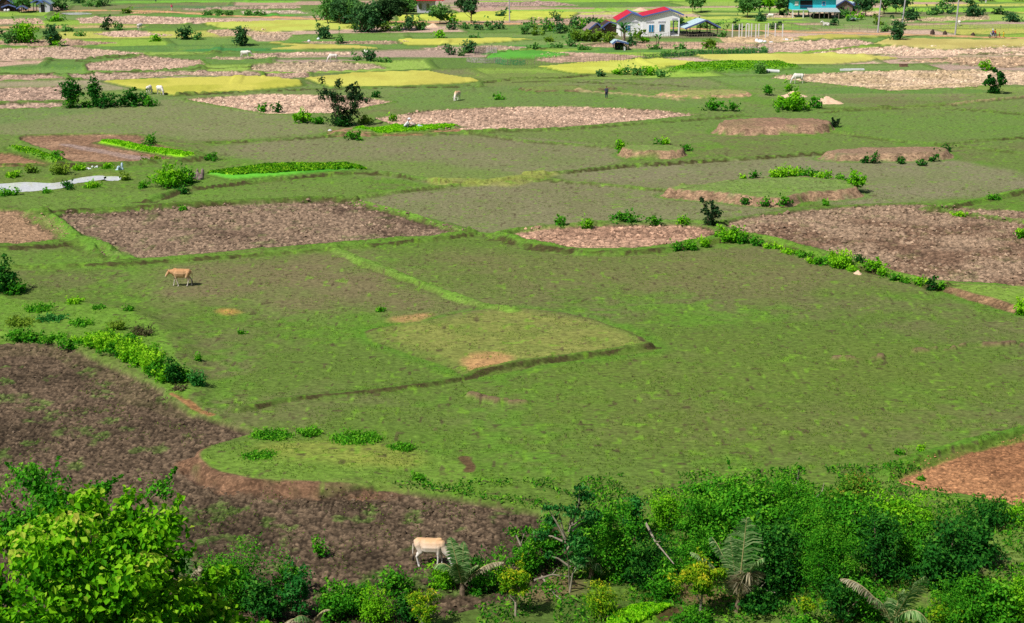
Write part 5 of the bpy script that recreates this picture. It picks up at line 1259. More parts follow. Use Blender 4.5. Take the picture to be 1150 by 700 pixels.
# white house
x, y, z = at(696.5, 41); H_ = empty('white_house', (x, y, z), R(3), 'white house with red roofs, blue trim and an open corner porch', 'house')
mb = MB(); D = 7.5; W1, W2 = 4.4, 11.9; E1, A1, V1, A2, E2 = 3.3, 4.6, 3.85, 5.1, 4.25; X1, X2, XP = 2.2, 9.8, 10.0
mb.prism([(0, -.3), (W1, -.3), (W1, V1), (X1, A1), (0, E1)], 0, D)
mb.prism([(W1, -.3), (XP, -.3), (XP, A2-.04), (X2, A2), (W1, V1)], -.15, D)
mb.prism([(XP, 3.1), (W2, 3.1), (W2, E2-.25), (XP, A2-.06)], -.15, .1); mb.box(W2-.12, 0, 1.5, .24, .24, 3.2); mb.box(W2-.1, D-.2, 1.5, .24, .24, 3.2)
mb.box((XP+W2)/2, D/2, .1, W2-XP, D, .2)
mb.build('wall', WHITE, H_)
def slope_roof(parent, x0, z0, x1, z1, mat, nm='roof', y0=-.55, y1=D+.4, t=.13):
    m2 = MB(); roof_slab(m2, (x0, y0, z0), (x1, y0, z1), (x1, y1, z1), (x0, y1, z0), t)
    ribs(m2, (x0, y0, z0), (x1, y0, z1), (x1, y1, z1), (x0, y1, z0), 9)
    o = m2.build(nm, mat, parent); m3 = MB(); d = Vector((x1-x0, 0, z1-z0)); 
    roof_slab(m3, (x0, y0-.06, z0-.12), (x1, y0-.06, z1-.12), (x1, y0-.01, z1-.12), (x0, y0-.01, z0-.12), .3); m3.build('fascia', FASC, o); return o
slope_roof(H_, -.6, E1-.32+.02, X1, A1+.03, RED); slope_roof(H_, X1+.01, A1+.03, W1-.01, V1+.02, FASC)
slope_roof(H_, W1-.02, V1+.03, X2+.1, A2+.06, RED); slope_roof(H_, X2+.12, A2+.06, W2+.7, E2-.05, FASC)
for wx, ww, zz, hh, mt in [(1.5, .8, 1.6, 1.1, BLUEW), (6.2, .9, 1.55, 1.35, BLUEW), (8.3, .9, 1.7, 1.25, GLASS)]:
    yf = 0 if wx < W1 else -.15
    m2 = MB(); m2.box(wx, yf-.03, zz, ww+.2, .1, hh+.2); f = m2.build('window_frame', paint('window_trim', 214, 220, 230), H_)
    m3 = MB(); m3.box(wx, yf-.09, zz, ww, .04, hh); m3.build('pane', mt, f)
    if mt is BLUEW: m4 = MB(); m4.box(wx, yf-.125, zz, .06, .02, hh); m4.build('mullion', WHITE, f)
    else: m4 = MB(); m4.box(wx-.32, yf-.13, zz, .26, .03, hh); m4.build('shutter', BLUEW, f)
for wx, ww in [(2.9, 1.3), (5.9, 1.6), (8.3, 1.5), (10.9, 1.1)]:
    yf = 0 if wx < W1 else -.15; m2 = MB(); m2.box(wx, yf-.02, 2.85 if wx < 10 else 3.4, ww, .07, .34)
    for i in range(int(ww/.16)): m2.box(wx-ww/2+.1+i*.16, yf-.07, 2.85 if wx < 10 else 3.4, .05, .04, .3)
    m2.build('vent_band', VENT, H_)
# lean-to at the left rear of the white house
x, y, z = at(681, 37.5); E = empty('lean_to', (x, y, z), R(12), 'small red roofed lean-to left of the white house', 'shed')
mb = MB(); mb.prism([(-1.2, 0), (2.2, 0), (2.2, 1.6), (.6, 2.3), (-1.2, 1.1)], 0, 2.2); mb.build('wall', WOODD, E)
slope_roof(E, .55, 2.4, 3.3, 1.5, RED, y0=-.5, y1=3.0); slope_roof(E, -1.5, .95, .54, 2.4, WOODD, y0=-.5, y1=3.0)
x, y, z = at(668, 37.5); E = empty('thatched_hut', (x, y, z), R(20), 'grey thatched hut between the hedge and the red lean-to', 'hut')
mb = MB(); mb.prism([(-1, 0), (1.6, 0), (1.6, 1), (.3, 1.9), (-1, .9)], 0, 2); mb.build('wall', WOODL, E); slope_roof(E, -1.9, .6, .3, 2.2, THATCH, y0=-.4, y1=2.4); slope_roof(E, .31, 2.2, 1.9, .9, THATCH, y0=-.4, y1=2.4)

def open_hut(px, py, rot, w, d, he, ha, apex, mat, label, name, cat='shelter', nposts=3, back=None, floor=None):
    x, y, z = at(px, py); E = empty(name, (x, y, z), rot, label, cat)
    m1 = MB(); post = None
    for i in range(nposts):
        for k in (0, 1):
            xx = w*i/(nposts-1); zt = he+(ha-he)*(xx/apex if xx <= apex else (w-xx)/max(w-apex, .01))
            m2 = MB(); m2.box(xx, d*k, zt/2-.1, .13, .13, zt+.2); m2.build('post', WOODD, E)
    slope_roof(E, -.5, he-.2, apex, ha, mat, y0=-.5, y1=d+.5)
    slope_roof(E, apex+.01, ha, w+.5, he-.15, back or mat, y0=-.5, y1=d+.5)
    if floor: m3 = MB(); m3.box(w/2, d/2, floor, w*.9, d*.9, .1); m3.build('platform', WOODD, E)
    return E
E = open_hut(771, 42, R(12), 6.4, 4.4, 1.9, 3.3, 3.9, TINB, 'open pavilion with a pale tin roof right of the white house', 'pavilion', floor=.6, nposts=4, back=THATCH)
mb = MB(); mb.box(2.6, 2, 1.0, 1.6, .5, .06); mb.box(1.9, 2, .8, .08, .4, .4); mb.box(3.3, 2, .8, .08, .4, .4); mb.build('bench', WOODD, E)
E = open_hut(690.5, 55.5, R(6), 1.9, 1.7, 1.35, 1.75, .25, TINB, 'small hut with a flat tin roof in the garden soil', 'garden_hut', nposts=2, back=TINB)
mb = MB(); mb.box(.95, 1.1, .65, 1.5, .9, 1.2); mb.build('wall', SHADE, E); mb = MB(); mb.box(1.7, -.5, .3, .35, .3, .6); mb.box(1.7, -.5, .65, .2, .2, .12); tag(mb.build('water_jug', CANV, None), 'small white jug beside the tin roofed garden hut', 'jug')  # hut box painted dark as the shade under its roof
bpy.data.objects['water_jug'].location = (x0_ := at(690.5, 55.5))

# blue stilt house
x, y, z = at(889.5, 20.3); E = empty('stilt_house', (x, y, z), 0, 'turquoise wooden house on concrete stilts', 'house')
w_, d_, f_ = 9.9, 6.5, 1.75
mb = MB(); mb.box(w_/2, d_/2, f_+1.3, w_, d_, 2.6); mb.build('wall', TURQ, E)
mb = MB(); mb.prism([(-.7, f_+2.62), (w_/2, f_+4.2), (w_+.7, f_+2.62)], -.7, d_+.7); mb.build('roof', paint('slate_roof', 92, 96, 108), E)
for i in range(5):
    for k in (0.15, d_-.15): m2 = MB(); m2.box(.15+i*(w_-.3)/4, k, f_/2-.1, .24, .24, f_+.2); m2.build('stilt', CONC, E)
mb = MB(); mb.box(3.1, -.04, f_+1.35, 2.8, .08, 1.75); bal = mb.build('balcony_shade', SHADE, E)  # dark panel painted in for the shade of the balcony recess
for i in range(12): mb = MB(); mb.box(1.8+i*.235, -.1, f_+.75, .05, .05, .6); mb.build('baluster', BLUEW, bal)
mb = MB(); mb.box(3.1, -.1, f_+1.08, 2.8, .06, .06); mb.build('rail', BLUEW, bal)
for wx, mt in ((.9, CANV), (7.1, BLUEW)):
    mb = MB(); mb.box(wx, -.03, f_+1.5, .85, .06, 1.0); f = mb.build('window_frame', paint('window_trim', 214, 220, 230), E); mb = MB(); mb.box(wx, -.08, f_+1.5, .65, .04, .8); mb.build('pane', mt, f)
mb = MB(); mb.box(w_/2, -.05, f_+.05, w_+.1, .1, .16); mb.build('floor_beam', CONC, E)
mb = MB(); roof_slab(mb, (3.4, -3.0, f_-.25), (w_+.5, -3.0, f_-.25), (w_+.2, -.1, f_+.45), (3.3, -.1, f_+.45), .08); ribs(mb, (3.4, -3.0, f_-.25), (w_+.5, -3.0, f_-.25), (w_+.2, -.1, f_+.45), (3.3, -.1, f_+.45), 16); mb.build('awning', GREYM, E)
for xx in (3.6, 5.7, 7.8, w_+.2): mb = MB(); mb.box(xx, -2.85, (f_-.3)/2, .12, .12, f_-.25); mb.build('awning_post', WOODL, E)
mb = MB(); mb.box(6.5, 1.5, .45, 3.5, 1.2, .9); mb.box(5.4, -.8, .3, 1.2, .7, .6); mb.box(8.6, .4, .55, .7, 1.2, 1.1); mb.build('stored_goods', WOODD, E)
# sheds right of it
def shed(px, py, w, d, he, ha, wm, rm, label, name='shed', rot=0, door=True):
    x, y, z = at(px, py); E = empty(name, (x, y, z), rot, label, 'shed')
    mb = MB(); mb.prism([(0, -.2), (w, -.2), (w, he), (w/2, ha), (0, he)], 0, d); mb.build('wall', wm, E)
    slope_roof(E, -.35, he-.12, w/2, ha+.05, rm, y0=-.35, y1=d+.3); slope_roof(E, w/2+.01, ha+.05, w+.35, he-.12, rm, y0=-.35, y1=d+.3)
    if door: m2 = MB(); m2.box(w*.35, -.03, .9, .9, .06, 1.8); m2.build('door', SHADE, E)
    return E
shed(939, 17, 4.0, 4, 2.2, 3.4, WOODL, GREYM, 'grey plank shed with a tin gable beside the turquoise house', rot=R(10))
shed(953, 15, 3.0, 4, 1.8, 2.6, WOODL, TINB, 'lower shed with a pale blue tin roof right of the grey one', rot=R(10))
x, y, z = at(958, 24); E = empty('handcart', (x, y, z), 0, 'grey handcart under the bushes right of the grey shed', 'cart')
mb = MB(); mb.box(0, 0, .55, 1.5, .9, .35); mb.tube([(.7, -.3, .6), (1.5, -.3, .5)], .03); mb.tube([(.7, .3, .6), (1.5, .3, .5)], .03); mb.build('body', GREYM, E)
def wheel(parent, cx, cy, cz, r, t=.07, mat=None, nm='wheel'):
    m2 = MB(); pts = [(cx+r*cos(a), cy, cz+r*sin(a)) for a in np.linspace(0, 2*pi, 15)]; m2.tube(pts, t, 6, False)
    for a in np.linspace(0, pi, 5)[:-1]: m2.tube([(cx-r*cos(a), cy, cz-r*sin(a)), (cx+r*cos(a), cy, cz+r*sin(a))], .015, 4)
    m2.build(nm, mat or SHADE, parent)
wheel(E, 0, -.5, .33, .3); wheel(E, 0, .5, .33, .3)
# far village on the left and red roofed house
shed(-4, 12.5, 4.2, 4, 1.8, 3.2, WOODD, paint('slate_roof', 92, 96, 108), 'dark roofed hut at the top left edge', 'village_hut')
shed(44, 13, 2.6, 3, 2.0, 2.8, paint('lilac_wall', 200, 196, 214), TINB, 'small white hut of the far left hamlet', 'village_hut')
open_hut(38, 13, 0, 2.0, 2.5, 2.4, 2.9, 1.0, paint('blue_sheet', 110, 184, 226), 'market stall with a light blue sheet roof left of the small white hut', 'market_stall', 'stall', 2)
open_hut(22, 14.5, 0, 1.6, 1.6, 1.2, 1.7, .8, THATCH, 'low thatched shelter by the far left pond', 'thatched_shelter', 'shelter', 2)
open_hut(5, 13, 0, 2.4, 2, 1.2, 1.6, 1.2, SHADE, 'dark shelter with white sacks under the far left hut', 'village_shelter', 'shelter', 2)
for px, lab in ((6, 'left white sack under the dark shelter of the hamlet'), (9.5, 'right white sack under the dark shelter of the hamlet')):
    x, y, z = at(px, 13.2); mb = MB(); mb.ball((0, 0, .3), (.4, .3, .35)); o = mb.build('sack', CANV, None, True); o.location = (x, y, z); tag(o, lab, 'sack')
x, y, z = at(468, 14.5); E = empty('village_house', (x, y, z), 0, 'two storey house with red roofs behind the flat crowned tree', 'house')
mb = MB(); mb.box(2.2, 2, 1.4, 4.2, 4, 2.9); mb.build('wall', paint('lilac_wall', 200, 196, 214), E)
mb = MB(); mb.prism([(-.5, 2.9), (.3, 3.7), (4.2, 3.7), (6.6, 2.9)], -1.2, 4); mb.build('porch_roof', RED, E); mb = MB(); mb.prism([(0, 3.72), (2.2, 5.3), (4.4, 3.72)], 0, 4); mb.build('roof', RED, E)
for xx in (.9, 2.7): mb = MB(); mb.box(xx, -.03, 1.5, .7, .06, 1.2); mb.build('window', GLASS, E)
for xx in (4.6, 6.2): mb = MB(); mb.box(xx, -1, 1.4, .14, .14, 2.9); mb.build('porch_post', CONC, E)
for a in [(1100, 2.0, 'pale stall at the top right edge', 'lilac_wall', 3.4), (1140, 1.8, 'low grey hut in the top right corner', 'lilac_wall', 3.6)]:
    open_hut(a[0], a[1], 0, a[4], 2, 1.4, 2.0, 1.6, GREYM, a[2], 'market_stall', 'stall', 3)
# concrete pillars
PB = MB(); PB.box(0, 0, 1.25, .2, .2, 2.7); PM = PB.mesh('concrete_pillar', CONC)
PX = [822.3, 829.9, 833, 837.7, 840.8, 843.8, 848.6, 851.8, 859.6, 862.4, 870.4, 878.6]; PY = [42, 42, 41.4, 42.2, 41.5, 41.5, 42.2, 41.4, 42.4, 41, 41, 41.8]
ORD = ['first', 'second', 'third', 'fourth', 'fifth', 'sixth', 'seventh', 'eighth', 'ninth', 'tenth', 'eleventh', 'twelfth']
for i, (px, py) in enumerate(zip(PX, PY)):
    x, y, z = at(px, py); o = link('concrete_pillar', PM); o.location = (x, y, z); tag(o, f'{ORD[i]} bare concrete pillar from the left on the building site', 'pillar', 'concrete pillars on the building site')
    if i in (3,):
        mb = MB(); mb.tube([(.0, 0, 2.3), (.1, 0, 2.6), (.28, 0, 2.7), (.46, 0, 2.6), (.56, 0, 2.3)], .12, 6); mb.build('arch', CONC, o)
def rubble(px, py, w, h, label, mat, n=14, name='rubble_heap', cat='heap', seed=1, grp=None):
    x, y, z = at(px, py); rng = np.random.default_rng(seed); mb = MB()
    for i in range(n):
        mb.ball((rng.normal()*w*.25, rng.normal()*w*.18, h*.25*abs(rng.normal())), (w*(.08+.12*rng.random()), w*.12, h*(.2+.25*rng.random())), 7, 4)
    mb.box(0, 0, .02, w*.5, w*.3, .08)
    me = remeshed(mb, name, mat, max(.05, w*.03), 1); o = link(name, me); o.location = (x, y, z); return tag(o, label, cat, grp)
rubble(854, 47, 3.6, .7, 'pile of white plastic bags beside the concrete pillars', CANV, 12, 'plastic_bags', 'rubbish', 3)
rubble(884, 45, 1.6, .5, 'small white bundle right of the concrete pillars', CANV, 7, 'plastic_bags', 'rubbish', 4)
rubble(222, 201, 1.7, 1.2, 'grey straw heap beside the bush near the pond', paint('grey_straw', 140, 122, 118, .95, .35, 6), 18, 'straw_heap', 'heap', 5)
rubble(133, 191, 1.2, .7, 'white and blue plastic bag lying above the pond', paint('pale_plastic', 190, 214, 232, .5, .3, 4), 8, 'plastic_bag', 'rubbish', 6)
rubble(101, 190, .7, .3, 'small white bag left of the blue and white one', CANV, 6, 'plastic_bag', 'rubbish', 7)
rubble(108, 188, .8, .35, 'crumpled white bag between the two others above the pond', CANV, 6, 'plastic_bag', 'rubbish', 8)
SAND = paint('sand', 222, 188, 160, .95, .14, 2.5)
def sandpile(px, py, wpx, hpx, label, seed):
    x, y, z = at(px, py); s = FPX/y; w, h = wpx/s, hpx/s*.75; rng = np.random.default_rng(seed); nr_, ns = 14, 36; V = []; 
    for i in range(nr_+1):
        r = i/nr_
        for k in range(ns):
            a = 2*pi*k/ns; q = 1+.18*sin(2*a+seed)+.10*sin(5*a+seed*2); rr = r*q; zz = h*(max(0, 1-r)**1.15)*(1+.25*sin(3*a+seed)*r)+.05*h*rng.normal()*(r < .95)-.03*(r > .95)
            V.append((rr*w/2*cos(a), rr*w/2*.8*sin(a), zz))
    F = np.array([(i*ns+k, i*ns+(k+1) % ns, (i+1)*ns+(k+1) % ns, (i+1)*ns+k) for i in range(nr_) for k in range(ns)])
    o = link('sand_pile', np_mesh('sand_pile', np.array(V), F, SAND, None, True)); o.location = (x, y+w*.3, z); return tag(o, label, 'sand pile', 'sand piles')
sandpile(892, 110, 28, 9, 'sand pile behind the wide bright bush, left of its twin', 1); sandpile(930, 117, 32, 10, 'lower sand pile to the right of the wide bright bush', 2)
sandpile(486, 31, 15, 6, 'pale straw coloured heap under the flat crowned tree', 3)
sandpile(964, 308.5, 11, 6, 'small sandy clod pile between two bushes on the ploughed field bank', 4); sandpile(720, 12.5, 22, 4.5, 'sand heap behind the roof ridge of the white house', 5)
x, y, z = at(957, 79.5); mb = MB(); mb.box(0, 0, .12, 3.9, .8, .26, .05); mb.box(.3, .2, .28, 3.4, .3, .06, .06); o = mb.build('concrete_slab', CONC); o.location = (x, y, z); tag(o, 'long pale concrete slab lying in the green strip', 'slab')
x, y, z = at(1014.5, 75); mb = MB(); mb.box(0, 0, .2, 1.3, .6, .4, .1); mb.box(0, 0, .42, 1.4, .7, .06, .1); o = mb.build('brick_trough', paint('old_brick', 140, 104, 92, .9, .3, 5)); o.location = (x, y, z); tag(o, 'small brown brick trough between yellow and ploughed strips', 'trough')
x, y, z = at(868, 79.8); mb = MB(); mb.tube([(-1.0, 0, .3), (1.0, -.3, .2)], .28, 10); mb.tube([(-1.0, 0, .3), (-1.02, 0, .3)], .31, 10); o = mb.build('concrete_pipe', CONC); o.location = (x, y, z); tag(o, 'grey concrete pipe at the end of the bright green strip', 'pipe')
for px, py, w, h, lab in [(1047, 39, .95, 1.1, 'tall dark stump left on the verge of the dirt road'), (1061, 39, .8, .85, 'middle dark stump on the verge of the dirt road'), (1092.5, 40, .8, .6, 'lowest brown stump on the verge near the motorbike')]:
    x, y, z = at(px, py); mb = MB(); mb.cap((0, 0, .1), w*.5, (.05, 0, h*.8), w*.32, 9); mb.cap((.2, 0, .1), w*.3, (.3, -.1, h*.5), w*.2, 8); mb.cap((-.2, .1, .1), w*.25, (-.28, .1, h*.6), w*.16, 8)
    o = link('tree_stump', remeshed(mb, 'tree_stump', WOODD, .06, 1)); o.location = (x, y, z-.1); tag(o, lab, 'stump')
# poles
def pole(px0, py0, px1, py1, r, label, arm=True):
    x, y, z = at(px0, py0); s = FPX/y; hpx = py0-py1; h = hpx/s*1.04+1.6; dx = (px1-px0)/hpx*h
    r *= .72; E = empty('utility_pole', (x, y, z), 0, label, 'pole', 'utility poles'); mb = MB(); mb.tube([(0, 0, -.3), (dx*.5, 0, h*.5), (dx, 0, h)], [r*1.25, r, r*.75], 10); mb.build('pole', paint('pole_concrete', 172, 172, 176, .85, .2, 3), E)
    if arm: mb = MB(); mb.box(dx, 0, h-.5, 1.8, .1, .1); [mb.tube([(dx+k, 0, h-.45), (dx+k, 0, h-.2)], .05, 6) for k in (-.8, 0, .8)]; mb.build('crossarm', WOODD, E)
pole(985.7, 36.7, 987.5, -3, .2, 'pale leaning pole left of the clipped roadside tree'); pole(1011, 43, 1014.5, -5, .2, 'pole whose foot is hidden by the clipped roadside tree'); pole(1072.6, 39.3, 1074.3, -6, .2, 'rightmost thick pale pole standing on the dirt road verge')
pole(572.4, 24, 571.8, -3, .17, 'single pole on the far field left of the white house'); pole(1059, 6, 1059.3, -6, .18, 'distant short pole at the top edge above the round shrubs')

# ---------------------------------------------------------------- fences
def fence(name, pts, h, step, label, mat, r=.035, rails=1, panel=None, cat='fence', rnd=.25, seed=1, maxn=98):
    P = [Vector(at(*p)) for p in pts]; L = [0]
    for a, b in zip(P, P[1:]): L.append(L[-1]+(b-a).length)
    n = min(maxn, int(L[-1]/step)+1); rng = random.Random(seed); o0 = P[0].copy(); E = empty(name, tuple(o0), 0, label, cat)
    mb = MB(); mb.tube([(0, 0, -.15), (0, 0, h*.5), (.02, 0, h)], [r, r*.9, r*.7], 5); pm = mb.mesh('post', mat); tops = []
    for i in range(n):
        d = L[-1]*i/(n-1); k = max(j for j in range(len(L)) if L[j] <= d+1e-6); k = min(k, len(P)-2); q = P[k].lerp(P[k+1], (d-L[k])/(L[k+1]-L[k])); q.z = zat(q.x, q.y)
        po = link('post', pm, E); po.location = q-o0; s = 1+rng.uniform(-rnd, rnd); po.scale = (1, 1, s); po.rotation_euler = (rng.uniform(-.08, .08), rng.uniform(-.1, .1), rng.random()*6); tops.append(q-o0)
    for k in range(rails):
        z = h*(k+1)/(rails+.3); mb = MB(); mb.tube([q+Vector((0, 0, z*rng.uniform(.9, 1.08))) for q in tops], .016 if panel else .022, 4); mb.build('rail', mat, E)
    if panel:
        V = []; F = []
        for q in tops: V += [tuple(q+Vector((0, -.03, .04))), tuple(q+Vector((0, -.03, h*.82)))]
        F = np.array([(2*i, 2*i+2, 2*i+3, 2*i+1) for i in range(len(tops)-1)]); link('netting', np_mesh('netting', np.array(V), F, panel), E)
    return E
def net_mat(name, rgb, cover):
    m, nt, nn, L = new_mat(name); out = N(nt, 'ShaderNodeOutputMaterial'); d = N(nt, 'ShaderNodeBsdfDiffuse'); d.inputs[0].default_value = (*rgb, 1)
    t = N(nt, 'ShaderNodeBsdfTransparent'); mx = N(nt, 'ShaderNodeMixShader'); g = N(nt, 'ShaderNodeNewGeometry'); sc_ = N(nt, 'ShaderNodeVectorMath', operation='MULTIPLY'); sc_.inputs[1].default_value = (1, 1, 1.6)
    L.new(g.outputs['Position'], sc_.inputs[0]); n = N(nt, 'ShaderNodeTexNoise', i_Scale=3.2, i_Detail=4.0); L.new(sc_.outputs[0], n.inputs['Vector'])
    r = N(nt, 'ShaderNodeMapRange', i_From_Min=.42, i_From_Max=.58, i_To_Min=cover*.4, i_To_Max=min(1, cover*1.7)); L.new(n.outputs['Fac'], r.inputs[0]); L.new(r.outputs[0], mx.inputs[0]); L.new(t.outputs[0], mx.inputs[1]); L.new(d.outputs[0], mx.inputs[2]); L.new(mx.outputs[0], out.inputs[0]); return m
STK = net_mat('stick_netting', srgb(170, 158, 160), .42); GNET = net_mat('green_netting', srgb(70, 130, 84), .5)
fence('stick_fence', [(524,70),(545,71.5),(563,71)], 1.1, .35, 'grey stick fence closing the left corner of the garden', WOODL, panel=STK, rails=2, rnd=.4)
fence('stick_fence', [(533,62),(545,60.5),(558,60)], 1.3, .35, 'grey twig fence on the rear left of the garden', WOODL, panel=STK, rails=2, rnd=.4, seed=3)
fence('wire_fence', [(556,71.5),(575,73.5),(600,73),(640,72),(680,70),(722,66.5)], 1.05, .6, 'thin wire and stake fence in front of the pink garden soil', WOODL, rails=3, rnd=.25, seed=4)
fence('green_fence', [(556,72),(568,73.5),(590,73.5)], 1.1, 1.0, 'low green netting fence at the bottom of the garden', WOODL, panel=GNET, rails=1, seed=5)
fence('garden_fence', [(722,66.5),(745,65.5),(790,63.5),(830,61.5),(862,60)], 1.0, .8, 'overgrown stake fence below the house garden', WOODL, panel=GNET, rails=1, seed=6)
fence('garden_fence', [(700,57),(745,54),(800,52),(868,54)], .9, .9, 'grey stake fence through the middle of the house garden', WOODL, rails=2, seed=7)
fence('yard_fence', [(728,41.5),(755,42),(775,43.5),(800,43.5)], .9, .5, 'grey picket fence in front of the white house porch', WOODL, rails=2, seed=8)
fence('site_fence', [(815,34),(860,33.5),(900,33.5),(960,35),(983,36.5)], 1.5, 1.6, 'thin wire fence behind the concrete pillars', WOODL, rails=3, seed=9, rnd=.1)
fence('roadside_fence', [(1016,31),(1050,31),(1100,32.5),(1150,34)], 1.0, 1.6, 'thin stake fence in the field behind the dirt road', WOODL, rails=2, seed=10)
fence('stick_fence', [(815,58),(840,57),(868,58.5)], .9, .4, 'grey twig fence at the right end of the garden', WOODL, panel=STK, rails=1, seed=12, rnd=.4)
for k, x_ in enumerate(np.linspace(748, 856, 12)):
    plant(float(x_), 63.5-(x_-748)*.036, 12, 6, 'weed', 'blue' if k % 3 == 0 else 'mid', f'{ORD[k]} clump of tall weeds from the left along the overgrown garden fence', 'weed', group='weeds along the overgrown garden fence', d=.4)
for k, x_ in enumerate([600, 625, 655, 700, 735, 765]):
    plant(x_, 55, 24, 4.5, 'weed', 'mid', f'{ORD[k]} low patch of herbs from the left across the upper garden', 'weed', group='herbs across the upper garden', d=.3)
# ---------------------------------------------------------------- cattle
def hide_mat(name, top, belly, leg, zc=.85):
    m, nt, nn, L = new_mat(name); out = N(nt, 'ShaderNodeOutputMaterial'); b = N(nt, 'ShaderNodeBsdfPrincipled'); b.inputs['Roughness'].default_value = .75; b.inputs['Specular IOR Level'].default_value = .2
    tc = N(nt, 'ShaderNodeTexCoord'); sx = N(nt, 'ShaderNodeSeparateXYZ'); L.new(tc.outputs['Object'], sx.inputs[0]); n = N(nt, 'ShaderNodeTexNoise', i_Scale=4.0, i_Detail=3.0); L.new(tc.outputs['Object'], n.inputs['Vector'])
    a = N(nt, 'ShaderNodeMath', operation='MULTIPLY_ADD'); L.new(n.outputs['Fac'], a.inputs[0]); a.inputs[1].default_value = .25; L.new(sx.outputs['Z'], a.inputs[2])
    r = N(nt, 'ShaderNodeValToRGB'); e = r.color_ramp.elements; e[0].position = .3; e[0].color = (*leg, 1); e[1].position = .58; e[1].color = (*belly, 1); q = e.new(.90); q.color = (*top, 1)
    k = N(nt, 'ShaderNodeMapRange', i_From_Min=0., i_From_Max=1.55); L.new(a.outputs[0], k.inputs[0]); L.new(k.outputs[0], r.inputs[0]); L.new(r.outputs[0], b.inputs['Base Color']); L.new(b.outputs[0], out.inputs[0]); return m
TAN = hide_mat('tan_hide', srgb(190, 142, 98), srgb(204, 168, 132), srgb(206, 196, 186)); TANP = hide_mat('orange_hide', srgb(210, 168, 126), srgb(232, 220, 208), srgb(220, 216, 212)); WHT = hide_mat('white_hide', srgb(224, 218, 210), srgb(214, 208, 204), srgb(200, 192, 188))
HORN = paint('horn', 120, 108, 92, .5); DARKH = paint('dark_hair', 40, 34, 32, .8); NOSE = paint('pale_muzzle', 206, 196, 196, .6)
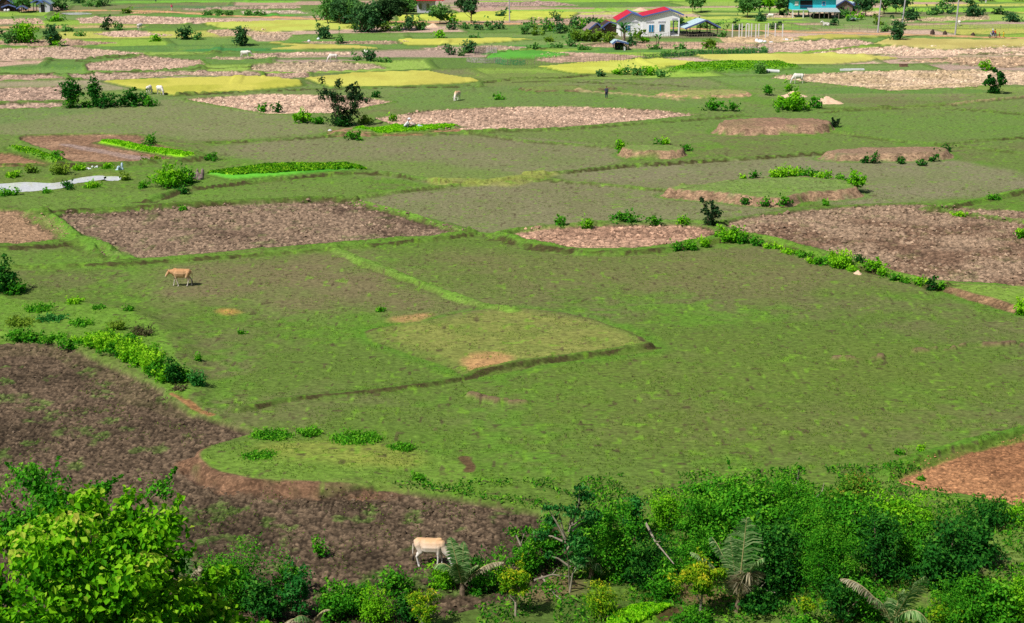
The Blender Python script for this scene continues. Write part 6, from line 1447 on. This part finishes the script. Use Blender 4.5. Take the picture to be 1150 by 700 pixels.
def cow_meshes(pose, vox):
    """meshes of one animal; head towards +x"""
    mb = MB(); c = mb.cap
    if pose != 'lying':
        c((-.62,0,1.04), .25, (-.2,0,.98), .31); c((-.2,0,.96), .34, (.35,0,.99), .33); c((.3,0,1.02), .30, (.55,0,1.05), .24); c((.3,0,.82), .2, (.52,0,.9), .16)
        c((-.70,0,1.06), .17, (-.5,0,1.12), .16); c((.38,0,1.26), .10, (.52,0,1.28), .09); c((-.3,0,.8), .17, (.1,0,.76), .17)
        for sgn in (-1, 1):
            c((-.66,.13*sgn,1.12), .11, (-.5,.13*sgn,1.14), .11)                  # hips
            st = (.14 if sgn < 0 else -.14) if pose == 'walk' else .06*sgn
            c((.46,.15*sgn,1.0), .16, (.46+st*.3,.15*sgn,.68), .095); c((.46+st*.3,.15*sgn,.7), .085, (.47+st*.8,.14*sgn,.42), .052); c((.47+st*.8,.14*sgn,.42), .05, (.45+st*1.5,.14*sgn,.10), .038); c((.45+st*1.5,.14*sgn,.1), .046, (.48+st*1.5,.14*sgn,.04), .056)
            sh = (-.16 if sgn < 0 else .12) if pose == 'walk' else -.05*sgn
            c((-.6,.14*sgn,1.02), .2, (-.48+sh*.3,.17*sgn,.72), .13); c((-.48+sh*.3,.17*sgn,.72), .115, (-.72+sh*.7,.15*sgn,.47), .062); c((-.72+sh*.7,.15*sgn,.47), .055, (-.66+sh*1.2,.14*sgn,.12), .04); c((-.66+sh*1.2,.14*sgn,.11), .046, (-.62+sh*1.2,.14*sgn,.04), .056)
    else:
        c((-.6,0,.42), .26, (-.1,0,.4), .33); c((-.1,0,.4), .33, (.45,0,.45), .27); c((.4,0,.66), .1, (.5,0,.68), .09)
        for sgn in (-1, 1):
            c((-.6,.2*sgn,.35), .2, (-.2,.36*sgn,.18), .12); c((-.2,.36*sgn,.16), .09, (-.55,.42*sgn,.07), .05); c((.4,.2*sgn,.3), .13, (.62,.26*sgn,.1), .07); c((.62,.26*sgn,.1), .06, (.35,.26*sgn,.06), .045)
    if pose == 'graze':
        n0, n1, h0, h1 = (.55,0,1.02), (.95,0,.62), (1.0,0,.52), (1.16,0,.12)
    elif pose == 'lying':
        n0, n1, h0, h1 = (.5,0,.55), (.85,0,.85), (.88,0,.9), (1.22,0,.74)
    else:
        n0, n1, h0, h1 = (.58,0,1.08), (.92,0,1.10), (1.0,0,1.12), (1.27,0,.80)
    c(n0, .23, n1, .15); c(h0, .15, tuple(h0[i]*.45+h1[i]*.55 for i in range(3)), .11); c(tuple(h0[i]*.45+h1[i]*.55 for i in range(3)), .11, h1, .085)
    dl = Vector((n0[0]*.6+n1[0]*.4, 0, n0[2]*.6+n1[2]*.4)); c(tuple(dl+Vector((-.02,0,-.2))), .06, tuple(dl+Vector((-.02,0,-.3))), .03)
    body = remeshed(mb, 'body', None, vox, 2)
    parts = {'body': body}; H0, H1 = Vector(h0), Vector(h1); d = (H1-H0).normalized(); up = Vector((-d.z, 0, d.x)) if d.x >= 0 else Vector((d.z, 0, -d.x)); 
    if up.z < 0 and pose != 'graze': up = -up
    for nm, s in (('ear', -1), ('ear', 1)):
        m2 = MB(); b = H0+Vector((0, .10*s, 0))+up*.04; m2.cap(tuple(b), .03, tuple(b+Vector((0, .13*s, 0))-d*.02), .045, 7); m2.cap(tuple(b+Vector((0, .12*s, 0))), .045, tuple(b+Vector((0, .2*s, -.03))), .015, 7); parts[nm+str(s)] = m2.mesh('ear', None, True)
        m2 = MB(); b = H0+Vector((0, .06*s, 0))+up*.10; m2.tube([tuple(b), tuple(b+Vector((0, .07*s, 0))+up*.08), tuple(b+Vector((0, .07*s, 0))+up*.17)], [.026, .02, .006], 7); parts['horn'+str(s)] = m2.mesh('horn', HORN, True)
        m2 = MB(); b = H0+d*.14+Vector((0, .088*s, 0))+up*.045; m2.ball(tuple(b), .022, 8, 6); parts['eye'+str(s)] = m2.mesh('eye', SHADE, True)
    m2 = MB(); m2.cap(tuple(H1-d*.02), .07, tuple(H1+d*.05), .062, 9); parts['muzzle'] = m2.mesh('muzzle', NOSE, True)
    zt = 1.15 if pose != 'lying' else .5
    m2 = MB(); tp = [(-.82, 0, zt), (-.93, 0, zt-.15), (-.94, .02, max(zt-.6, .12)), (-.92, .03, max(zt-.72, .08))]; m2.tube(tp, [.045, .03, .02, .02], 6); parts['tail'] = m2.mesh('tail', None, True)
    m2 = MB(); m2.tube([tp[3], (-.93, .03, max(zt-.85, .05)), (-.9, .04, max(zt-.98, .03))], [.022, .05, .015], 7); parts['tuft'] = m2.mesh('tuft', DARKH, True)
    return parts
CM = {}
def cow(px, py, pose, mat, rz, scale, label, detail=False):
    key = (pose, detail)
    if key not in CM: CM[key] = cow_meshes(pose, .022 if detail else .035)
    x, y, z = at(px, py); E = empty('cow', (x, y, z), rz, label, 'cow', 'cattle on the fields'); E.scale = (scale*.88, scale*.95, scale*1.03)
    body = None; tail = None
    for k, me in CM[key].items():
        if not detail and k[:3] in ('eye',): continue
        nm = k.rstrip('-1'); own = me.materials and me.materials[0] is not None
        me2 = me if own else me.copy()
        if not own: me2.materials.clear(); me2.materials.append(mat)
        par = tail if nm == 'tuft' else (body if nm in ('muzzle', 'eye') else E); o = link({'tuft': 'tail_tuft'}.get(nm, nm), me2, par)
        if nm == 'body': body = o
        if nm == 'tail': tail = o
    return E
cow(484, 637, 'graze', TANP, R(-14), 1.02, 'orange backed white bellied cow grazing on the dark near field', True)
cow(204, 321.5, 'walk', TAN, R(186), 1.0, 'tan cow walking left across the middle pasture', True)
cow(513.5, 113, 'graze', TANP, R(-112), 1.0, 'orange cow seen from behind on the pasture above the pink field')
cow(168, 106, 'graze', WHT, R(80), .95, 'white cow seen end-on at the edge of the left yellow rice field')
cow(180, 106.5, 'graze', WHT, R(-50), 1.0, 'white cow turned sideways on the left yellow rice field')
cow(157, 34, 'walk', WHT, R(70), 1.0, 'pale cow on the pink strip near the far pond')
cow(275.5, 66, 'walk', WHT, R(-8), 1.05, 'white cow walking right along a path in the far left fields')
cow(374, 70, 'graze', WHT, R(200), 1.05, 'white cow grazing above the second yellow rice field')
cow(411, 65, 'graze', WHT, R(120), 1.0, 'pale cow half hidden by the small dark tree')
cow(896, 94, 'graze', WHT, R(190), 1.15, 'white cow grazing at the edge of the pale stubble on the right')
cow(927.5, 29.5, 'lying', WHT, R(180), 1.1, 'white cow lying in front of the turquoise house')
cow(865.5, 21.5, 'graze', WHT, R(160), .9, 'pale cow under the slender trees left of the turquoise house')
cow(1077, 29.5, 'graze', WHT, R(90), .9, 'pale cow seen end-on right of the thick pole')

# ---------------------------------------------------------------- people
SKIN = paint('skin', 150, 104, 80, .6); HAIR = paint('hair', 24, 20, 20, .7)
def cloth(n, *c): return paint('cloth_'+n, *c, .85, .15, 6)
def person(px, py, pose, shirt, trousers, label, rz=0, hat=None, scale=1.0, zoff=0, pos=None, cat='person'):
    """faces +x; body is one continuous mesh, clothes are children of it"""
    if pose == 'stand': hip, kn, an, sh, hd = (0,0,.9), [(.03,.1,.5),(.0,-.1,.5)], [(-.02,.11,.08),(.05,-.11,.08)], (0,0,1.38), (.03,0,1.62)
    elif pose == 'squat': hip, kn, an, sh, hd = (-.2,0,.3), [(.22,.16,.52),(.22,-.16,.52)], [(.05,.16,.08),(.05,-.16,.08)], (.1,0,.78), (.26,0,1.0)
    elif pose == 'ride': hip, kn, an, sh, hd = (-.1,0,.85), [(.32,.16,.78),(.32,-.16,.78)], [(.15,.17,.36),(.15,-.17,.36)], (.02,0,1.32), (.08,0,1.56)
    elif pose == 'walk': hip, kn, an, sh, hd = (0,0,.9), [(.18,.09,.52),(-.04,-.09,.48)], [(.22,.1,.09),(-.3,-.1,.12)], (.04,0,1.38), (.08,0,1.62)
    hip, sh, hd = Vector(hip), Vector(sh), Vector(hd); E = empty('person', pos or at(px, py), rz, label, cat); E.scale = (scale,)*3
    if zoff: E.location.z += zoff
    mb = MB(); c = lambda a, ra, b, rb: mb.cap(tuple(a), ra, tuple(b), rb, 10)
    up = (sh-hip).normalized(); c(hip+Vector((0,.06,0)), .12, sh+Vector((0,.1,-.08)), .105); c(hip+Vector((0,-.06,0)), .12, sh+Vector((0,-.1,-.08)), .105); c(sh+Vector((0,-.15,0)), .06, sh+Vector((0,.15,0)), .06)
    c(sh, .055, hd-Vector((0,0,.06)), .05); mb.ball(tuple(hd+Vector((0,0,.03))), (.098,.078,.118), 12, 9); mb.ball(tuple(hd+Vector((.1,0,.01))), (.022,.016,.026), 6, 5)
    for s in (1, -1): mb.ball(tuple(hd+Vector((0,.078*s,.02))), (.02,.014,.03), 6, 4)
    arms = []
    for i, s in enumerate((1, -1)):
        a0 = sh+Vector((0, .18*s, 0))
        if pose in ('squat',): e, h = a0+Vector((.12, .04*s, -.24)), a0+Vector((.34, -.04*s, -.34))
        elif pose == 'ride': e, h = a0+Vector((.14, .06*s, -.22)), a0+Vector((.44, .02*s, -.2))
        else: e, h = a0+Vector((-.02+(.08*s if pose == 'walk' else 0), .05*s, -.27)), a0+Vector((.08+(.1*s if pose == 'walk' else 0), .04*s, -.52))
        c(a0, .055, e, .042); c(e, .042, h, .028); dr = (h-e).normalized(); c(h, .032, h+dr*.07, .03)
        for f in range(4): q = h+dr*.08+Vector((0, .018*(f-1.5), 0)); c(q, .011, q+dr*(.06+.01*(f in (1, 2))), .008)
        c(h+Vector((.02, 0, .01)), .012, h+Vector((.05, 0, 0))+dr*.04, .009); arms.append((a0, e, h))
        c(hip+Vector((0, .09*s, 0)), .095, kn[i], .06); c(Vector(kn[i]), .058, Vector(an[i]), .038); c(Vector(an[i])-Vector((0,0,.03)), .04, Vector(an[i])+Vector((.17,0,-.045)), .032)
    b = link('body', remeshed(mb, 'body', SKIN, .016, 1), E)
    mb = MB(); mb.cap(tuple(hip+Vector((0,.06,.05))), .142, tuple(sh+Vector((0,.1,-.08))), .125); mb.cap(tuple(hip+Vector((0,-.06,.05))), .142, tuple(sh+Vector((0,-.1,-.08))), .125); mb.cap(tuple(sh+Vector((0,-.16,0))), .075, tuple(sh+Vector((0,.16,0))), .075)
    for a0, e, h in arms: mb.cap(tuple(a0), .072, tuple(a0.lerp(e, .85)), .06)
    link('shirt', remeshed(mb, 'shirt', shirt, .022, 1), E)
    mb = MB()
    for i, s in enumerate((1, -1)): mb.cap(tuple(hip+Vector((0,.09*s,0))), .118, kn[i], .078); mb.cap(kn[i], .076, tuple(Vector(kn[i]).lerp(Vector(an[i]), .8)), .06)
    mb.cap(tuple(hip+Vector((0,-.05,.02))), .135, tuple(hip+Vector((0,.05,.02))), .135); link('trousers', remeshed(mb, 'trousers', trousers, .022, 1), E)
    for s in (1, -1): mb = MB(); mb.ball(tuple(hd+Vector((.088,.03*s,.03))), .012, 6, 5); mb.build('eye', SHADE, E)
    mb = MB(); mb.box(hd.x+.092, 0, hd.z-.045, .012, .04, .01); mb.build('mouth', paint('lip', 120, 66, 60), E)
    if hat: 
        mb = MB(); mb.tube([tuple(hd+Vector((0,0,.06))), tuple(hd+Vector((0,0,.07))), tuple(hd+Vector((0,0,.10))), tuple(hd+Vector((0,0,.2)))], [.24, .2, .115, .08], 14); mb.build('hat', hat, E, True)
    else: mb = MB(); mb.ball(tuple(hd+Vector((-.018,0,.055))), (.104,.09,.112), 12, 8); mb.build('hair', HAIR, E, True)
    return E
person(681, 111, 'stand', cloth('slate', 70, 70, 92), cloth('navy', 44, 52, 82), 'person in dark clothes standing in the middle of the pasture', R(-80), scale=1.02)
pf = person(457, 144, 'squat', cloth('white', 226, 226, 230), cloth('grey', 96, 96, 108), 'farmer in a white hat crouching at the end of the seedling bed', R(0), hat=CANV, scale=1.15)
person(193, 12.5, 'stand', cloth('pink', 216, 90, 120), cloth('white', 226, 226, 230), 'person in a pink top beyond the dirt road on the left', R(-60))
person(175, 2.6, 'stand', cloth('slate', 70, 70, 92), cloth('navy', 44, 52, 82), 'distant dark figure on the bright strip at the top edge', R(-90))
person(1107, 4, 'stand', cloth('red', 214, 60, 70), cloth('white', 226, 226, 230), 'distant person in red beside the pale stall', R(-90))
person(1127, 42.6, 'walk', cloth('yellow', 236, 200, 40), cloth('yellow', 236, 200, 40), 'child in yellow walking behind the motorbike on the dirt road', R(180), scale=.78)
person(1122.3, 42.4, 'walk', cloth('rust', 176, 84, 60), cloth('rust', 176, 84, 60), 'smaller child in rust clothes between motorbike and yellow child', R(180), scale=.62)
# motorbike with rider and passenger
mx_, my_, mz_ = at(1115, 42.4); B_ = empty('motorbike', (mx_, my_, mz_), R(185), 'white and red motorbike ridden along the dirt road', 'motorbike')
wheel(B_, .62, 0, .29, .25, .05, nm='front_wheel'); wheel(B_, -.6, 0, .29, .25, .05, nm='rear_wheel')
mb = MB(); mb.cap((-.55,0,.62), .12, (.0,0,.55), .13); mb.cap((.0,0,.5), .13, (.3,0,.45), .08); mb.cap((.3,0,.5), .09, (.5,0,.88), .11); mb.cap((.5,0,.88), .09, (.55,0,1.0), .07); mb.cap((.02,0,.36), .12, (.2,0,.36), .1)
link('body', remeshed(mb, 'body', paint('motor_white', 226, 226, 232, .3, .1), .025, 1), B_)
mb = MB(); mb.cap((-.62,0,.78), .09, (.1,0,.76), .1); mb.build('seat', SHADE, B_, True); mb = MB(); mb.tube([(.62,0,.29), (.5,0,.9)], .035); mb.build('fork', GREYM, B_); mb = MB(); mb.tube([(.42,-.33,1.04), (.5,0,1.0), (.42,.33,1.04)], .02); mb.build('handlebar', SHADE, B_)
mb = MB(); mb.ball((.62,0,.95), .08); mb.build('headlight', GLASS, B_, True); mb = MB(); mb.tube([(0,.15,.3), (-.6,.18,.36)], .04); mb.build('exhaust', GREYM, B_)
def rel(dx, dz=0): a = R(185); return (mx_+cos(a)*dx, my_+sin(a)*dx, mz_+dz)
person(0, 0, 'ride', cloth('violet', 130, 90, 170), cloth('navy', 44, 52, 82), 'rider with a white helmet on the motorbike', R(185), hat=CANV, pos=rel(.02, .0))
person(0, 0, 'ride', cloth('orange', 240, 92, 40), cloth('grey', 96, 96, 108), 'passenger in bright orange on the back of the motorbike', R(185), pos=rel(-.42, .02))
# seedling trays and sacks of the farmer
def sack(px, py, w, h, mat, label, name='sack', cat='sack'):
    x, y, z = at(px, py); mb = MB(); mb.ball((0, 0, h*.42), (w*.5, w*.32, h*.48), 12, 8); mb.ball((w*.32, 0, h*.3), (w*.22, w*.2, h*.32), 10, 6); mb.cap((0,0,h*.8), w*.12, (.03,0,h*1.05), w*.07, 8)
    o = link(name, remeshed(mb, name, mat, .03, 2)); o.location = (x, y, z-.02); tag(o, label, cat); return o
sack(462.5, 143.5, .95, .62, paint('sack_beige', 196, 178, 170, .9), 'beige sack in front of the crouching farmer'); sack(466, 143.2, .6, .55, paint('sack_dark', 74, 66, 66, .9), 'dark sack between the beige sack and the pale sheet'); sack(470.5, 143.3, 1.0, .4, paint('pale_plastic', 190, 214, 232, .5, .3, 4), 'pale blue plastic sheet bundled right of the sacks', 'plastic_sheet', 'sheet')
sack(370.5, 147.6, .5, .25, CANV, 'small white bag on the bare earth by the bare branched shrub', 'plastic_bag', 'rubbish')
for px, py, lab in [(347, 47.5, 'left white goose sized sack on the bright strip'), (357.5, 45, 'right white sack on the bright strip')]: sack(px, py, .6, .5, CANV, lab)
